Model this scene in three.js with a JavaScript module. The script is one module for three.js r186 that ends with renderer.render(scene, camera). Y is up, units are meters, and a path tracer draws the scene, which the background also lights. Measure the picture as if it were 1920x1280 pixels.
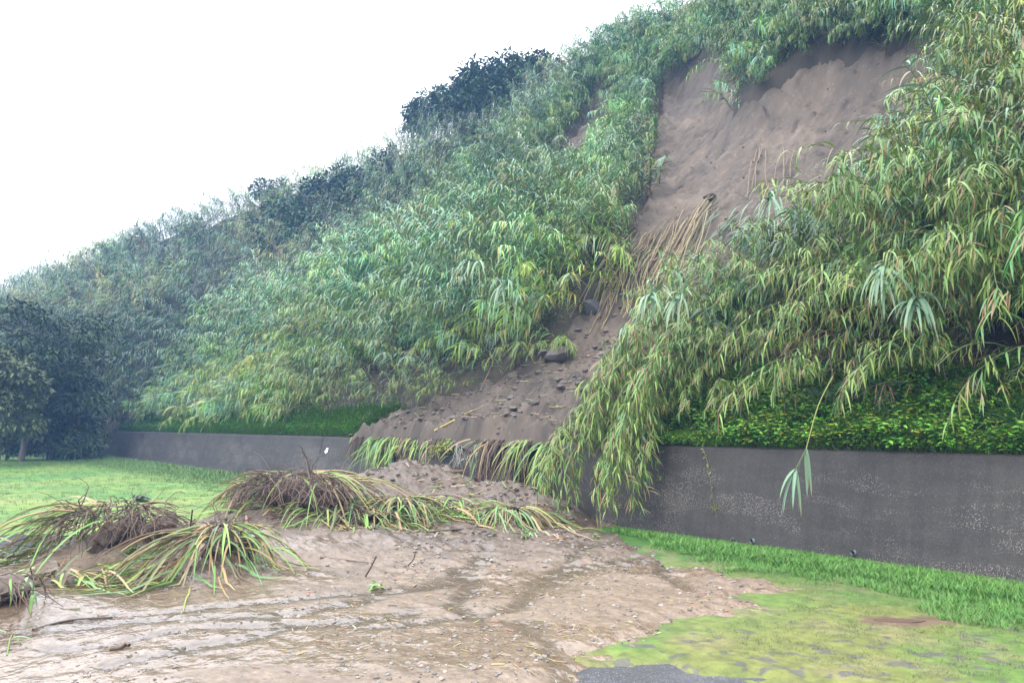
import * as THREE from 'three';
import { mergeGeometries, mergeVertices } from 'three/addons/utils/BufferGeometryUtils.js';

// ------------------------------------------------------------------ camera, sky, sun, exposure
const EYE = 1.65, PITCH = 6.05 * Math.PI / 180, FPX = 1470;          // focal length in pixels of the 1920 x 1280 photograph
const scene = new THREE.Scene();
const camera = new THREE.PerspectiveCamera(2 * Math.atan(640 / FPX) * 180 / Math.PI, 1920 / 1280, 0.1, 1000);
camera.position.set(0, EYE, 0);
camera.lookAt(0, EYE + Math.sin(PITCH), -Math.cos(PITCH));
const renderer = new THREE.WebGLRenderer({ antialias: true });
renderer.setSize(1024, 682);
renderer.toneMapping = THREE.LinearToneMapping;
renderer.toneMappingExposure = 3.85;
renderer.shadowMap.enabled = true;
{ // overcast sky: even white cloud, a little brighter overhead, the faintest blue in it
  const W = 64, H = 32, d = new Float32Array(W * H * 4);
  for (let r = 0; r < H; r++) for (let c = 0; c < W; c++) {
    const el = ((r + 0.5) / H - 0.5) * Math.PI, k = 0.80 + 0.34 * Math.max(0, Math.sin(el)), i = (r * W + c) * 4;
    d[i] = 0.955 * k; d[i + 1] = 0.985 * k; d[i + 2] = 1.04 * k; d[i + 3] = 1;
  }
  const t = new THREE.DataTexture(d, W, H, THREE.RGBAFormat, THREE.FloatType);
  t.mapping = THREE.EquirectangularReflectionMapping; t.magFilter = THREE.LinearFilter; t.needsUpdate = true;
  scene.background = t; scene.environment = t;
}
const sun = new THREE.DirectionalLight(0xfff4e6, 0.6);
sun.position.set(-22, 42, 12); sun.target.position.set(0, 2, -16); sun.castShadow = true; sun.shadow.radius = 40;
Object.assign(sun.shadow.camera, { left: -60, right: 60, top: 60, bottom: -60, near: 1, far: 160 });
sun.shadow.mapSize.set(2048, 2048);
scene.add(sun, sun.target);
scene.fog = new THREE.FogExp2(0x8cbcff, 0.0021);

// ------------------------------------------------------------------ helpers
let seed = 7;
const rnd = () => { seed = (seed + 0x6d2b79f5) | 0; let t = Math.imul(seed ^ (seed >>> 15), 1 | seed); t = (t + Math.imul(t ^ (t >>> 7), 61 | t)) ^ t; return ((t ^ (t >>> 14)) >>> 0) / 4294967296; };
const R = (a, b) => a + (b - a) * rnd();
const pick = (a) => a[Math.floor(rnd() * a.length)];
const clamp = THREE.MathUtils.clamp, lerp = THREE.MathUtils.lerp;
const sst = (x, a, b) => { const t = clamp((x - a) / (b - a), 0, 1); return t * t * (3 - 2 * t); };
const V = (x, y, z) => new THREE.Vector3(x, y, z);
const hsh = (x, y) => { let h = Math.imul(x, 374761393) ^ Math.imul(y, 668265263); h = Math.imul(h ^ (h >>> 13), 1274126177); return ((h ^ (h >>> 16)) >>> 0) / 4294967296; };
function vn(x, y) { const i = Math.floor(x), j = Math.floor(y), a = x - i, b = y - j, s = a * a * (3 - 2 * a), t = b * b * (3 - 2 * b); return lerp(lerp(hsh(i, j), hsh(i + 1, j), s), lerp(hsh(i, j + 1), hsh(i + 1, j + 1), s), t); }
function fbm(x, y, o = 4) { let s = 0, a = 0.5; for (let i = 0; i < o; i++) { s += a * vn(x, y); x = x * 2.03 + 17.3; y = y * 2.03 + 9.1; a *= 0.5; } return s / (1 - Math.pow(0.5, o)); }
const names = new Map();
function numbered(n) { const k = names.get(n) ?? 0; names.set(n, k + 1); return k ? n + '_' + String(k).padStart(3, '0') : n; }
function tag(o, label, category, group, kind) { if (label) o.userData.label = label; if (category) o.userData.category = category; if (group) o.userData.group = group; if (kind) o.userData.kind = kind; return o; }
function thing(name, pos, label, category, group, kind) { const g = new THREE.Group(); g.name = numbered(name); if (pos) g.position.copy(pos); scene.add(g); return tag(g, label, category, group, kind); }
function mesh(name, geo, mat, parent = scene, kind) { const m = new THREE.Mesh(geo, mat); m.name = parent === scene ? numbered(name) : name; m.castShadow = m.receiveShadow = true; if (kind) m.userData.kind = kind; parent.add(m); return m; }
// the photograph's pixels to points of the place
const CS = Math.cos(PITCH), SN = Math.sin(PITCH);
function ray(x, y) { const a = (x - 960) / FPX, b = (640 - y) / FPX; return V(a, b * CS + SN, b * SN - CS); }
function ground(x, y, h = 0) { const r = ray(x, y); return r.multiplyScalar((h - EYE) / r.y).add(camera.position); }
function project(p) { const w = -p.z * CS + (p.y - EYE) * SN, v = (p.y - EYE) * CS + p.z * SN; return [960 + FPX * p.x / w, 640 - FPX * v / w, w]; }
function inView(p, m = 160) { const [x, y, w] = project(p); return w > 1 && x > -m && x < 1920 + m && y > -m && y < 1280 + m; }

// Builder of one geometry with vertex colours out of ribbons, tubes and facets
class Geo {
  constructor() { this.p = []; this.c = []; this.i = []; }
  get n() { return this.p.length / 3; }
  v(p, c) { this.p.push(p.x, p.y, p.z); this.c.push(c[0], c[1], c[2]); }
  ribbon(pts, side, w, cols) {   // pts: centre line; side: unit Vector3; w: half widths; cols: a colour per point
    const b = this.n, q = V();
    pts.forEach((p, k) => { this.v(q.copy(p).addScaledVector(side, w[k]), cols[k]); this.v(q.copy(p).addScaledVector(side, -w[k]), cols[k]); });
    for (let k = 0; k < pts.length - 1; k++) { const a = b + 2 * k; this.i.push(a, a + 1, a + 2, a + 1, a + 3, a + 2); }
  }
  vee(pts, side, nor, w, cols) {  // a leaf folded along its midrib
    const b = this.n, q = V();
    pts.forEach((p, k) => { for (const s of [1, 0, -1]) this.v(q.copy(p).addScaledVector(side, s * w[k]).addScaledVector(nor, s ? w[k] * 0.45 : 0), s ? cols[k] : [cols[k][0] * 1.25, cols[k][1] * 1.15, cols[k][2] * 1.1]); });
    for (let k = 0; k < pts.length - 1; k++) for (const s of [0, 1]) { const a = b + 3 * k + s; this.i.push(a, a + 1, a + 3, a + 1, a + 4, a + 3); }
  }
  tube(pts, r, sides, cols) {
    const b = this.n, t = V(), x = V(), y = V(), q = V(), up = V(0.31, 0.77, 0.55);
    pts.forEach((p, k) => {
      t.copy(pts[Math.min(k + 1, pts.length - 1)]).sub(pts[Math.max(k - 1, 0)]).normalize(); x.crossVectors(t, up).normalize(); y.crossVectors(t, x);
      for (let s = 0; s < sides; s++) { const a = s / sides * 2 * Math.PI; this.v(q.copy(p).addScaledVector(x, Math.cos(a) * r[k]).addScaledVector(y, Math.sin(a) * r[k]), cols[k]); }
    });
    for (let k = 0; k < pts.length - 1; k++) for (let s = 0; s < sides; s++) { const a = b + k * sides + s, c = b + k * sides + (s + 1) % sides; this.i.push(a, c, a + sides, c, c + sides, a + sides); }
  }
  make() {
    const g = new THREE.BufferGeometry();
    g.setAttribute('position', new THREE.Float32BufferAttribute(this.p, 3)); g.setAttribute('color', new THREE.Float32BufferAttribute(this.c, 3)); g.setIndex(this.i); g.computeVertexNormals();
    return g;
  }
}
const mix = (a, b, t) => [lerp(a[0], b[0], t), lerp(a[1], b[1], t), lerp(a[2], b[2], t)];
const jit = (c, k = 0.18) => { const s = R(1 - k, 1 + k), h = R(-0.08, 0.08); return [c[0] * s * (1 + h), c[1] * s, c[2] * s * (1 - h)]; };
const DOWN = V(0, -1, 0), UP = V(0, 1, 0);
function leafLine(p, d, len, seg, droop) { const pts = [p.clone()], q = p.clone(), e = d.clone().normalize(); for (let k = 0; k < seg; k++) { e.addScaledVector(DOWN, droop / seg).normalize(); q.addScaledVector(e, len / seg); pts.push(q.clone()); } return pts; }
function addLeaf(g, p, d, len, wid, droop, col, tip, seg = 4, fold = false) {
  const pts = leafLine(p, d, len, seg, droop), side = V().crossVectors(d, UP); if (side.lengthSq() < 1e-4) side.set(1, 0, 0); side.normalize().applyAxisAngle(d.clone().normalize(), R(-0.6, 0.6));
  const w = pts.map((_, k) => { const t = k / seg; return wid * 0.5 * Math.min(1, 0.55 + 2.2 * t) * Math.pow(1 - t, 0.6); }), cols = pts.map((_, k) => { const t = k / seg; return mix(col, tip, t > 0.6 ? (t - 0.6) * 1.8 : 0); });
  if (fold) g.vee(pts, side, V().crossVectors(side, d).normalize(), w, cols); else g.ribbon(pts, side, w, cols);
}
const vcMat = (rough, extra = {}) => new THREE.MeshPhysicalMaterial({ color: 0xffffff, vertexColors: true, roughness: rough, side: THREE.DoubleSide, ...extra });
const M = { leaf: vcMat(0.46, { transmission: 0.3 }), matte: vcMat(0.75), grass: vcMat(0.55), wood: vcMat(0.7) };

// noise textures
function dataTex(w, h, f, srgb, rep) {
  const d = new Uint8Array(w * h * 4);
  for (let y = 0; y < h; y++) for (let x = 0; x < w; x++) { const c = f(x, y), i = (y * w + x) * 4; d[i] = clamp(c[0], 0, 255); d[i + 1] = clamp(c[1], 0, 255); d[i + 2] = clamp(c[2], 0, 255); d[i + 3] = 255; }
  const t = new THREE.DataTexture(d, w, h); t.magFilter = THREE.LinearFilter; t.minFilter = THREE.LinearMipmapLinearFilter; t.generateMipmaps = true; if (srgb) t.colorSpace = THREE.SRGBColorSpace;
  t.wrapS = t.wrapT = rep ? THREE.RepeatWrapping : THREE.ClampToEdgeWrapping; t.needsUpdate = true; return t;
}
// tileable fbm: the lattice wraps at the given period
function tvn(x, y, P) { const i = Math.floor(x), j = Math.floor(y), a = x - i, b = y - j, s = a * a * (3 - 2 * a), t = b * b * (3 - 2 * b), m = (k) => ((k % P) + P) % P; return lerp(lerp(hsh(m(i), m(j)), hsh(m(i + 1), m(j)), s), lerp(hsh(m(i), m(j + 1)), hsh(m(i + 1), m(j + 1)), s), t); }
function tfbm(u, v, P, o) { let s = 0, a = 0.5, n = 0; for (let k = 0; k < o; k++) { s += a * tvn(u * P, v * P, P); n += a; P *= 2; a *= 0.55; } return s / n; }
const soilBump = dataTex(512, 512, (x, y) => { const n = tfbm(x / 512, y / 512, 12, 5), c = 255 * n; return [c, c, c]; }, false, true);

// ------------------------------------------------------------------ the lie of the land: u runs along the wall, D is the distance into the hill, both from the camera's foot
const AX = 0.773, AZ = 0.635;
const at = (u, D, y) => V(AX * D - AZ * u, y, -(AZ * D + AX * u));
const uD = (p) => [-AZ * p.x - AX * p.z, AX * p.x - AZ * p.z];
const WALL_END = 43.4, WALL_H = 1.32, WD = 9.8, FOOT = 9.4;
const footShift = (u) => { const t = u - 44; return t < 0 ? 0 : -0.62 * t * t / (t + 2.5); };
const crestH = (u) => { const k = [[-20, 24.5], [20, 22.5], [40, 22.3], [47, 22.6], [53, 20.6], [60, 18.8], [70, 16.8], [80, 11.0], [95, 2]]; for (let i = 0; i < k.length - 1; i++) if (u < k[i + 1][0]) return lerp(k[i][1], k[i + 1][1], clamp((u - k[i][0]) / (k[i + 1][0] - k[i][0]), 0, 1)); return 4; };
const BARE = [[22.3, 27.4], [17.6, 25.0], [15.6, 23.4], [14.3, 20.9], [13.2, 20.7], [12.2, 22.0], [8.0, 21.6], [6.9, 19], [6.5, 15.8], [6.9, 14.0], [8.7, 13.5], [10.6, 12.8], [10.2, 11.2], [9.9, 8.4], [19.4, 8.4], [18.5, 10.6], [15.5, 11.7], [14.1, 12.6], [13.8, 14.8], [15, 17.4], [18, 21.5], [20.5, 25]];
const SLIP = [[20.9, 21.2], [21.8, 24.0], [24.2, 27.2], [26, 26.9], [24.8, 23.4], [22.6, 21]];
function polyDist(P, x, y) { let inside = false, d = 1e9; for (let i = 0, j = P.length - 1; i < P.length; j = i++) { const [ax, ay] = P[i], [bx, by] = P[j]; if ((ay > y) !== (by > y) && x < (bx - ax) * (y - ay) / (by - ay) + ax) inside = !inside; const dx = bx - ax, dy = by - ay, t = clamp(((x - ax) * dx + (y - ay) * dy) / (dx * dx + dy * dy), 0, 1); d = Math.min(d, Math.hypot(x - ax - t * dx, y - ay - t * dy)); } return inside ? d : -d; }
function hillBase(u, D) {
  const q = D - WD - footShift(u), low = u > WALL_END ? lerp(WALL_H, 0, sst(u, WALL_END, WALL_END + 1.5)) : WALL_H;
  if (q < 0.35) return q < 0 ? low - Math.max(0, -q) * 1.2 : low;
  const H = crestH(u), slope = (H - 2.4) / 20.3;
  let h;
  if (q < 1.7) h = lerp(low, 2.4, sst(q, 0.35, 1.7) * 0.5 + (q - 0.35) / 2.7);
  else if (q < 20) h = 2.4 + (q - 1.7) * slope;
  else { const t = q - 20; h = 2.4 + 18.3 * slope + t * slope - 0.06 * slope * t * t * (t < 8 ? 1 : 8 * (2 * t - 8) / (t * t) ) ; if (t > 8) h = 2.4 + 18.3 * slope + slope * (8 - 0.06 * 64) - (t - 8) * 0.1; }
  return h + (fbm(u * 0.23, D * 0.23, 3) - 0.5) * 1.6 * sst(q, 1.5, 5);
}
function hillY(u, D) {
  let h = hillBase(u, D);
  if (u > 5 && u < 28 && D < 30) { const b = polyDist(BARE, u, D), s = polyDist(SLIP, u, D); if (b > -1) h -= lerp(0.1, 1.15, sst(D, 10.6, 14)) * sst(b, -0.35, 0.9) * sst(D, 9.9, 11.2); if (s > -1) h -= 0.7 * sst(s, -0.3, 0.7); }
  return h;
}
const onHill = (x, y, lift = 0) => { const r = ray(x, y); for (let t = 8; t < 120; t += 0.06) { const p = r.clone().multiplyScalar(t).add(camera.position), [u, D] = uD(p); if (D > FOOT && p.y < hillY(u, D) + lift) return [u, D, p]; } return null; };

function grid(nu, nv, f, keep) {  // f(i, j) -> {p, uv, c}; keep(i, j) says whether the cell is drawn
  const g = new Geo(), uv = [];
  for (let j = 0; j <= nv; j++) for (let i = 0; i <= nu; i++) { const o = f(i, j); g.v(o.p, o.c ?? [1, 1, 1]); uv.push(o.uv[0], o.uv[1]); }
  for (let j = 0; j < nv; j++) for (let i = 0; i < nu; i++) if (!keep || keep(i, j)) { const a = j * (nu + 1) + i, b = a + nu + 1; g.i.push(a, a + 1, b, a + 1, b + 1, b); }
  const r = g.make(); r.setAttribute('uv', new THREE.Float32BufferAttribute(uv, 2)); return r;
}

// ------------------------------------------------------------------ hillside and the bare face of the slide
{
  const soil = new THREE.MeshStandardMaterial({ vertexColors: true, roughness: 0.9, side: THREE.DoubleSide, bumpMap: soilBump, bumpScale: 0.06 });
  const us = []; for (let u = -14; u < 32; u += 0.3) us.push(u); for (let u = 32; u <= 100; u += 0.8) us.push(u);
  const qs = []; for (let q = 0.0; q < 24; q += 0.3) qs.push(q); for (let q = 24; q <= 34; q += 1.2) qs.push(q);
  const geo = grid(us.length - 1, qs.length - 1, (i, j) => { const u = us[i], D = qs[j] + WD + footShift(u), n = fbm(u * 1.3, D * 1.3, 3); return { p: at(u, D, hillY(u, D) - (qs[j] < 0.4 ? 0.03 : 0) - (u > 5 && u < 28 && D < 30 ? 1.1 * sst(Math.max(polyDist(BARE, u, D), polyDist(SLIP, u, D)), -0.15, 0.5) * sst(D, 10.0, 10.5) : 0)), uv: [u / 2, D / 2], c: mix([0.034, 0.028, 0.018], [0.060, 0.048, 0.032], n) }; });  // dark humus brown, kept deeper to paint in shade under the canes
  tag(mesh('hillside', geo, soil), 'steep hillside of dark soil, deepened for shade under the cane thickets', 'hillside', null, 'structure');
}
function bareY(u, D) {
  const b = Math.max(polyDist(BARE, u, D), polyDist(SLIP, u, D)) + (fbm(u * 1.7 + 40, D * 1.7, 3) - 0.5) * 0.5;
  const lowpart = 1 - sst(D, 12, 14.5), clod = (fbm(u * 2.2, D * 2.2, 4) - 0.5) * lerp(0.12, 0.5, lowpart) + (fbm(u * 7, D * 6, 3) - 0.5) * lerp(0.07, 0.26, lowpart) + (fbm(u * 17, D * 15, 2) - 0.5) * lerp(0.03, 0.11, lowpart);
  const rg = (x, y) => 1 - Math.abs(2 * fbm(x, y, 3) - 1), step = (1 - lowpart) * (0.16 * rg(u * 0.9 + 3, D * 2.2) ** 3 + 0.15 * rg(u * 3.4, D * 0.55 + 8) ** 2 + 0.09 * rg(u * 5 + D * 1.5, D * 6) ** 2) + lowpart * 0.16 * rg(u * 2 + 7, D * 2.4) ** 2 - 0.1;
  let h = hillY(u, D) + lerp(-0.35, 0.14, sst(b, -0.3, 0.35)) + clod * sst(b, -0.1, 0.6) - step;
  h += 0.22 * lowpart * sst(b, 0, 0.8);
  if (D < 10.15) { const m = fbm(u * 1.4, 3.3, 3), f = sst(b, 0, 1.2); h = lerp(lerp(1.2, 0.92, f * sst(m, 0.4, 0.7)), Math.max(h, WALL_H + 0.03 + 0.3 * m * f), sst(D, 9.60, 9.68 + 0.16 * vn(u * 2, 1) + 0.12)); }
  return h;
}
{
  const N = 1024, tex = dataTex(N, N, (x, y) => {
    const u = x / N * 16, v = y / N * 16, n = fbm(u * 0.5, v * 0.5, 4), f = tfbm(x / N, y / N, 64, 4), s = fbm(u * 3.2, v * 0.45, 3), peb = hsh(x >> 1, (y >> 1) + 77) > 0.985 ? 28 : 0, pit = f < 0.34 ? -6 * (0.34 - f) / 0.1 : 0;
    const k = 0.72 + 0.45 * n + 0.22 * (s - 0.5) + 0.35 * (f - 0.5);
    return [94 * k + peb + pit, 83 * k + peb + pit, 72 * k + peb + pit];
  }, true, true);
  const mat = new THREE.MeshStandardMaterial({ map: tex, vertexColors: true, roughness: 0.78, side: THREE.DoubleSide, bumpMap: soilBump, bumpScale: 0.12 });
  const U0 = 6, U1 = 26.2, D0 = 9.55, D1 = 28.8, st = 0.055, nu = Math.round((U1 - U0) / st), nv = Math.round((D1 - D0) / st), b = (i, j) => { const u = U0 + i * st, D = D0 + j * st; return Math.max(polyDist(BARE, u, D), polyDist(SLIP, u, D)); };
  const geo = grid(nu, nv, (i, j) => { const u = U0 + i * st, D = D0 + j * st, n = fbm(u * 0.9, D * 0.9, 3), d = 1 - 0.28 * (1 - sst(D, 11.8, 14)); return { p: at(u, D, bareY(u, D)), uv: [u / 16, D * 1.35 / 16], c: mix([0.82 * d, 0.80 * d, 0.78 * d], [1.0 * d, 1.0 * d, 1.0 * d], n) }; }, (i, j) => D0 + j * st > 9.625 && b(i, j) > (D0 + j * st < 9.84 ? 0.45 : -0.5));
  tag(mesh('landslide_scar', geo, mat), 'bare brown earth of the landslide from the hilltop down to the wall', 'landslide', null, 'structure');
}

// ------------------------------------------------------------------ ground: asphalt lot, lawns, mud
const FAN = [[1.35, 13.6], [1.75, 10.6], [2.15, 9.2], [2.75, 8.0], [2.3, 7.1], [1.55, 6.6], [1.15, 6.0], [0.5, 5.5], [0.42, 4.0], [-12, 4.0], [-12, 8.2], [-6.9, 9.0], [-6.0, 10.4], [-5.9, 12.6], [-5.0, 14.3], [-3.9, 16.5], [-3.7, 19.8]];
const MOUNDS = [[-1.5, 16.2, 0.68, 1.9, 1.2], [-2.6, 17.0, 0.3, 1.0, 1.3], [-0.3, 14.1, 0.5, 1.5, 0.9], [-1.5, 12.3, 0.26, 1.6, 0.8], [-3.1, 11.8, 0.34, 1.0, 0.8], [-4.0, 12.2, 0.2, 0.8, 0.7], [-4.4, 8.9, 0.28, 0.9, 0.45], [-3.05, 8.4, 0.24, 0.5, 0.4], [-4.3, 6.75, 0.16, 0.6, 0.4], [-3.2, 9.8, 0.2, 1.1, 0.8], [0.6, 13.0, 0.12, 1.4, 0.8], [-2.0, 10.6, 0.08, 1.0, 0.6]];
const pxw = (x, y) => { const p = ground(x, y); return [p.x, -p.z]; };
const RILLS = [[[1150, 1000], [1090, 1050], [960, 1160], [880, 1180], [700, 1195], [420, 1200], [100, 1240]], [[910, 1040], [870, 1100], [760, 1135], [600, 1145], [350, 1170], [60, 1200]], [[1230, 1060], [1100, 1080], [1000, 1130], [930, 1165]], [[880, 1060], [860, 1150], [900, 1185]], [[980, 1190], [1030, 1230], [1060, 1280]], [[760, 1170], [500, 1215], [200, 1270]], [[700, 1150], [520, 1180], [250, 1190], [20, 1215]], [[1190, 1050], [1250, 1090], [1290, 1120]]].map((l) => l.map(([x, y]) => pxw(x, y)));
function rill(x, w) { let d = 9; for (const l of RILLS) for (let k = 0; k < l.length - 1; k++) { const [ax, ay] = l[k], [bx, by] = l[k + 1], dx = bx - ax, dy = by - ay, t = clamp(((x - ax) * dx + (w - ay) * dy) / (dx * dx + dy * dy), 0, 1); d = Math.min(d, Math.hypot(x - ax - t * dx, w - ay - t * dy) / lerp(1, 0.55, (k + t) / l.length)); } return d; }
const mound = (x, w) => MOUNDS.reduce((s, [mx, mw, h, rx, rw]) => s + h * Math.exp(-(((x - mx) / rx) ** 2) - ((w - mw) / rw) ** 2), 0);
function mudDepth(x, w) {
  const e = polyDist(FAN, x, w) + (fbm(x * 1.6 + 9, w * 1.6, 4) - 0.5) * 1.1 + (fbm(x * 10, w * 10, 3) - 0.5) * 0.4, m = mound(x, w), rough = clamp(sst(w, 7.2, 9.5) * 0.55 + m * 1.2, 0, 1);
  let h = -0.05 + 0.12 * sst(e, -0.35, 0.6) + 0.05 * sst(e, 0.4, 3) + m * sst(e, -0.2, 0.5);
  const ins = sst(e, -0.1, 0.5);
  h += ins * ((fbm(x * 2.3, w * 2.3, 4) - 0.5) * lerp(0.028, 0.24, rough) + (fbm(x * 9, w * 9, 3) - 0.5) * lerp(0.016, 0.17, rough));
  if (w < 13) { const rd = rill(x + (fbm(x * 2, w * 2, 2) - 0.5) * 0.3, w + (fbm(x * 2 + 5, w * 2, 2) - 0.5) * 0.3); h -= 0.017 * ins * (1 - sst(rd, 0.03, 0.16)); }
  return h;
}
const gy = (x, z) => { const w = -z; if (w > 4 && w < 20 && x > -11.5 && x < 3.5) return Math.max(0, mudDepth(x, w)); return 0; };
{
  const N = 1024, asph = dataTex(N, N, (x, y) => { const f = tfbm(x / N, y / N, 8, 5), s = hsh(x >> 1, y >> 1), k = 52 + 44 * f + (s > 0.9 ? 90 * (s - 0.9) / 0.1 : s < 0.08 ? -20 : 0); return [k, k, k * 1.05]; }, true, true);
  const am = new THREE.MeshStandardMaterial({ map: asph, roughness: 0.42, side: THREE.DoubleSide, bumpMap: soilBump, bumpScale: 0.01 });
  const g = new THREE.CircleGeometry(420, 48); g.rotateX(-Math.PI / 2); const uv = g.attributes.uv, p = g.attributes.position; for (let i = 0; i < uv.count; i++) uv.setXY(i, p.getX(i) / 3, p.getZ(i) / 3); g.translate(0, -0.012, 0);
  tag(mesh('ground', g, am), 'dark wet asphalt lot showing at the bottom edge', 'asphalt', null, 'structure');
}
// lawns: flat green sheets whose edges sink under the mud or wear through to the asphalt
const LAWN_R = [[1.0, 13.6], [0.3, 10], [0.3, 6.6], [0.75, 5.95], [1.2, 5.85], [1.7, 5.6], [2.2, 5.2], [2.6, 4.6], [4, 4.2], [7, 4.0], [9, 4.6], [9, 6]];
function lawnSheet(label, x0, x1, w0, w1, px, edge, color) {
  const N = 1024, M2 = Math.round(N * Math.min(1, (w1 - w0) / (x1 - x0))), tex = dataTex(N, M2, (i, j) => { const x = lerp(x0, x1, i / N), w = lerp(w0, w1, j / M2); return color(x, w, i, j); }, true, false);
  const mat = new THREE.MeshStandardMaterial({ map: tex, roughness: 0.72, side: THREE.DoubleSide, bumpMap: soilBump, bumpScale: 0.03 });
  const nu = Math.round((x1 - x0) / px), nv = Math.round((w1 - w0) / px);
  const geo = grid(nu, nv, (i, j) => { const x = lerp(x0, x1, i / nu), w = lerp(w0, w1, j / nv), e = edge(x, w) + (fbm(x * 2.1, w * 2.1, 4) - 0.5) * 0.7 + (fbm(x * 11, w * 11, 3) - 0.5) * 0.5; return { p: V(x, -0.03 + 0.05 * sst(e, -0.25, 0.15) + 0.012 * fbm(x * 5, w * 5, 3), -w), uv: [i / nu, j / nv] }; }, (i, j) => edge(lerp(x0, x1, i / nu), lerp(w0, w1, j / nv)) > -0.8);
  return tag(mesh('lawn', geo, mat), label, 'lawn', null, 'structure');
}
const wornR = (x, w) => fbm(x * 1.1 + 30, w * 1.1, 4);
lawnSheet('yellow green mossy lawn in front of the right wall', 0.2, 9, 4.0, 14, 0.05, (x, w) => polyDist(LAWN_R, x, w) + 0.25, (x, w, i, j) => {
  const tall = sst(FOOT - (AX * x + AZ * w), 2.6, 1.2), f = fbm(x * 14, w * 14, 3), n = fbm(x * 0.9, w * 0.9, 4), pit = sst(fbm(x * 9 + 3, w * 9, 4) - 0.14 * sst(w, 5.2, 7.2) + 0.1 * (wornR(x, w) - 0.5), 0.56, 0.66), s = hsh(i, j);
  let c = mix([110, 115, 54], [88, 116, 46], sst(n, 0.35, 0.65)); c = mix(c, [52, 100, 28], tall * 0.8); c = mix(c, [130, 118, 88], 0.5 * sst(fbm(x * 2 + 8, w * 2, 3), 0.55, 0.7)); c = mix(c, [84, 82, 80], pit * 0.8 * (1 - tall));
  const pd = Math.hypot((x - 3.24) / 0.42, (w - 6.73) / 0.19) + (fbm(x * 6, w * 6, 3) - 0.5) * 1.1; c = mix(c, [104, 84, 66], 1 - sst(pd, 0.6, 1.1));
  const k = 0.72 + 0.4 * f + 0.12 * (s - 0.5); return [c[0] * k, c[1] * k, c[2] * k];
});
lawnSheet('bright green lawn below the left end of the wall', -40, -3, 10, 46, 0.25, (x, w) => Math.min(FOOT + 0.3 + footShift(-AZ * x + AX * w) - (AX * x + AZ * w), polyDist([[-3.6, 20], [-5.2, 14], [-6.5, 11.6], [-14, 14.5], [-40, 17], [-40, 46], [-3, 46]], x, w)), (x, w, i, j) => {
  const n = fbm(x * 0.35, w * 0.5, 4), f = fbm(x * 5, w * 5, 3), near = sst(w, 26, 14); let c = mix([66, 116, 32], [100, 126, 44], sst(n, 0.35, 0.62)); c = mix(c, [134, 134, 70], 0.6 * near * sst(fbm(x * 0.5 + 4, w, 3), 0.4, 0.6)); const k = 0.75 + 0.4 * f; return [c[0] * k, c[1] * k, c[2] * k];
});
{ // mud fan
  const X0 = -11.2, X1 = 3.4, W0 = 4.1, W1 = 19.8, st = 0.05, N = 2048, M2 = 2048;
  const cmap = new Uint8Array(N * M2 * 4), rmap = new Uint8Array(N * M2 * 4);
  for (let j = 0; j < M2; j++) for (let i = 0; i < N; i++) {
    const x = lerp(X0, X1, i / N), w = lerp(W0, W1, j / M2), o = (j * N + i) * 4, n = fbm(x * 0.8, w * 0.8, 3), f = fbm(x * 22, w * 22, 2), g = hsh(i >> 1, j >> 1);
    const far = sst(w, 8.5, 11.5), dark = clamp(far * 0.75 + sst(fbm(x * 2.5 + 50, w * 2.5, 3), 0.55, 0.72) * 0.5 * sst(w, 6.8, 8.2), 0, 1);
    let c = mix([127, 111, 95], [109, 93, 79], n); c = mix(c, [88, 75, 65], dark);
    const rd = w < 13 ? rill(x + (fbm(x * 2, w * 2, 2) - 0.5) * 0.3, w + (fbm(x * 2 + 5, w * 2, 2) - 0.5) * 0.3) : 9, wet = 1 - sst(rd, 0.04, 0.2);
    c = mix(c, [92, 81, 71], wet * 0.9);
    const orange = sst(x, -2, 2) * sst(w, 9.5, 7.5) * 0.5; c = mix(c, [134, 114, 95], orange);
    const k = 0.82 + 0.3 * f + (g > 0.95 ? 0.12 : g < 0.06 ? -0.14 : 0) * (1 - wet);
    cmap[o] = clamp(c[0] * k, 0, 255); cmap[o + 1] = clamp(c[1] * k, 0, 255); cmap[o + 2] = clamp(c[2] * k, 0, 255); cmap[o + 3] = 255;
    const rr = 255 * clamp(lerp(0.46, 0.16, sst(fbm(x * 0.7 + 3, w * 1.6, 3) + (x < -1 && w < 8.5 ? 0.16 : 0), 0.48, 0.66)) - wet * 0.3 + dark * 0.2, 0.1, 1); rmap[o] = rmap[o + 1] = rmap[o + 2] = rr; rmap[o + 3] = 255;
  }
  const mk = (d, s) => { const t = new THREE.DataTexture(d, N, M2); t.magFilter = THREE.LinearFilter; t.minFilter = THREE.LinearMipmapLinearFilter; t.generateMipmaps = true; if (s) t.colorSpace = THREE.SRGBColorSpace; t.needsUpdate = true; return t; };
  const b2 = soilBump.clone(); b2.repeat.set(9, 9); b2.needsUpdate = true;
  const mat = new THREE.MeshStandardMaterial({ map: mk(cmap, true), roughnessMap: mk(rmap), roughness: 1, side: THREE.DoubleSide, bumpMap: b2, bumpScale: 0.022 });
  const nu = Math.round((X1 - X0) / st), nv = Math.round((W1 - W0) / st);
  const geo = grid(nu, nv, (i, j) => { const x = X0 + i * st, w = W0 + j * st; return { p: V(x, mudDepth(x, w), -w), uv: [i / nu, j / nv] }; }, (i, j) => { const x = X0 + i * st, w = W0 + j * st; return polyDist(FAN, x, w) > -0.9 && AX * x + AZ * w < FOOT + 0.5; });
  tag(mesh('mud_flow', geo, mat), 'fan of wet brown mud and gravel spread below the wall', 'mud', null, 'structure');
}

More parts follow.
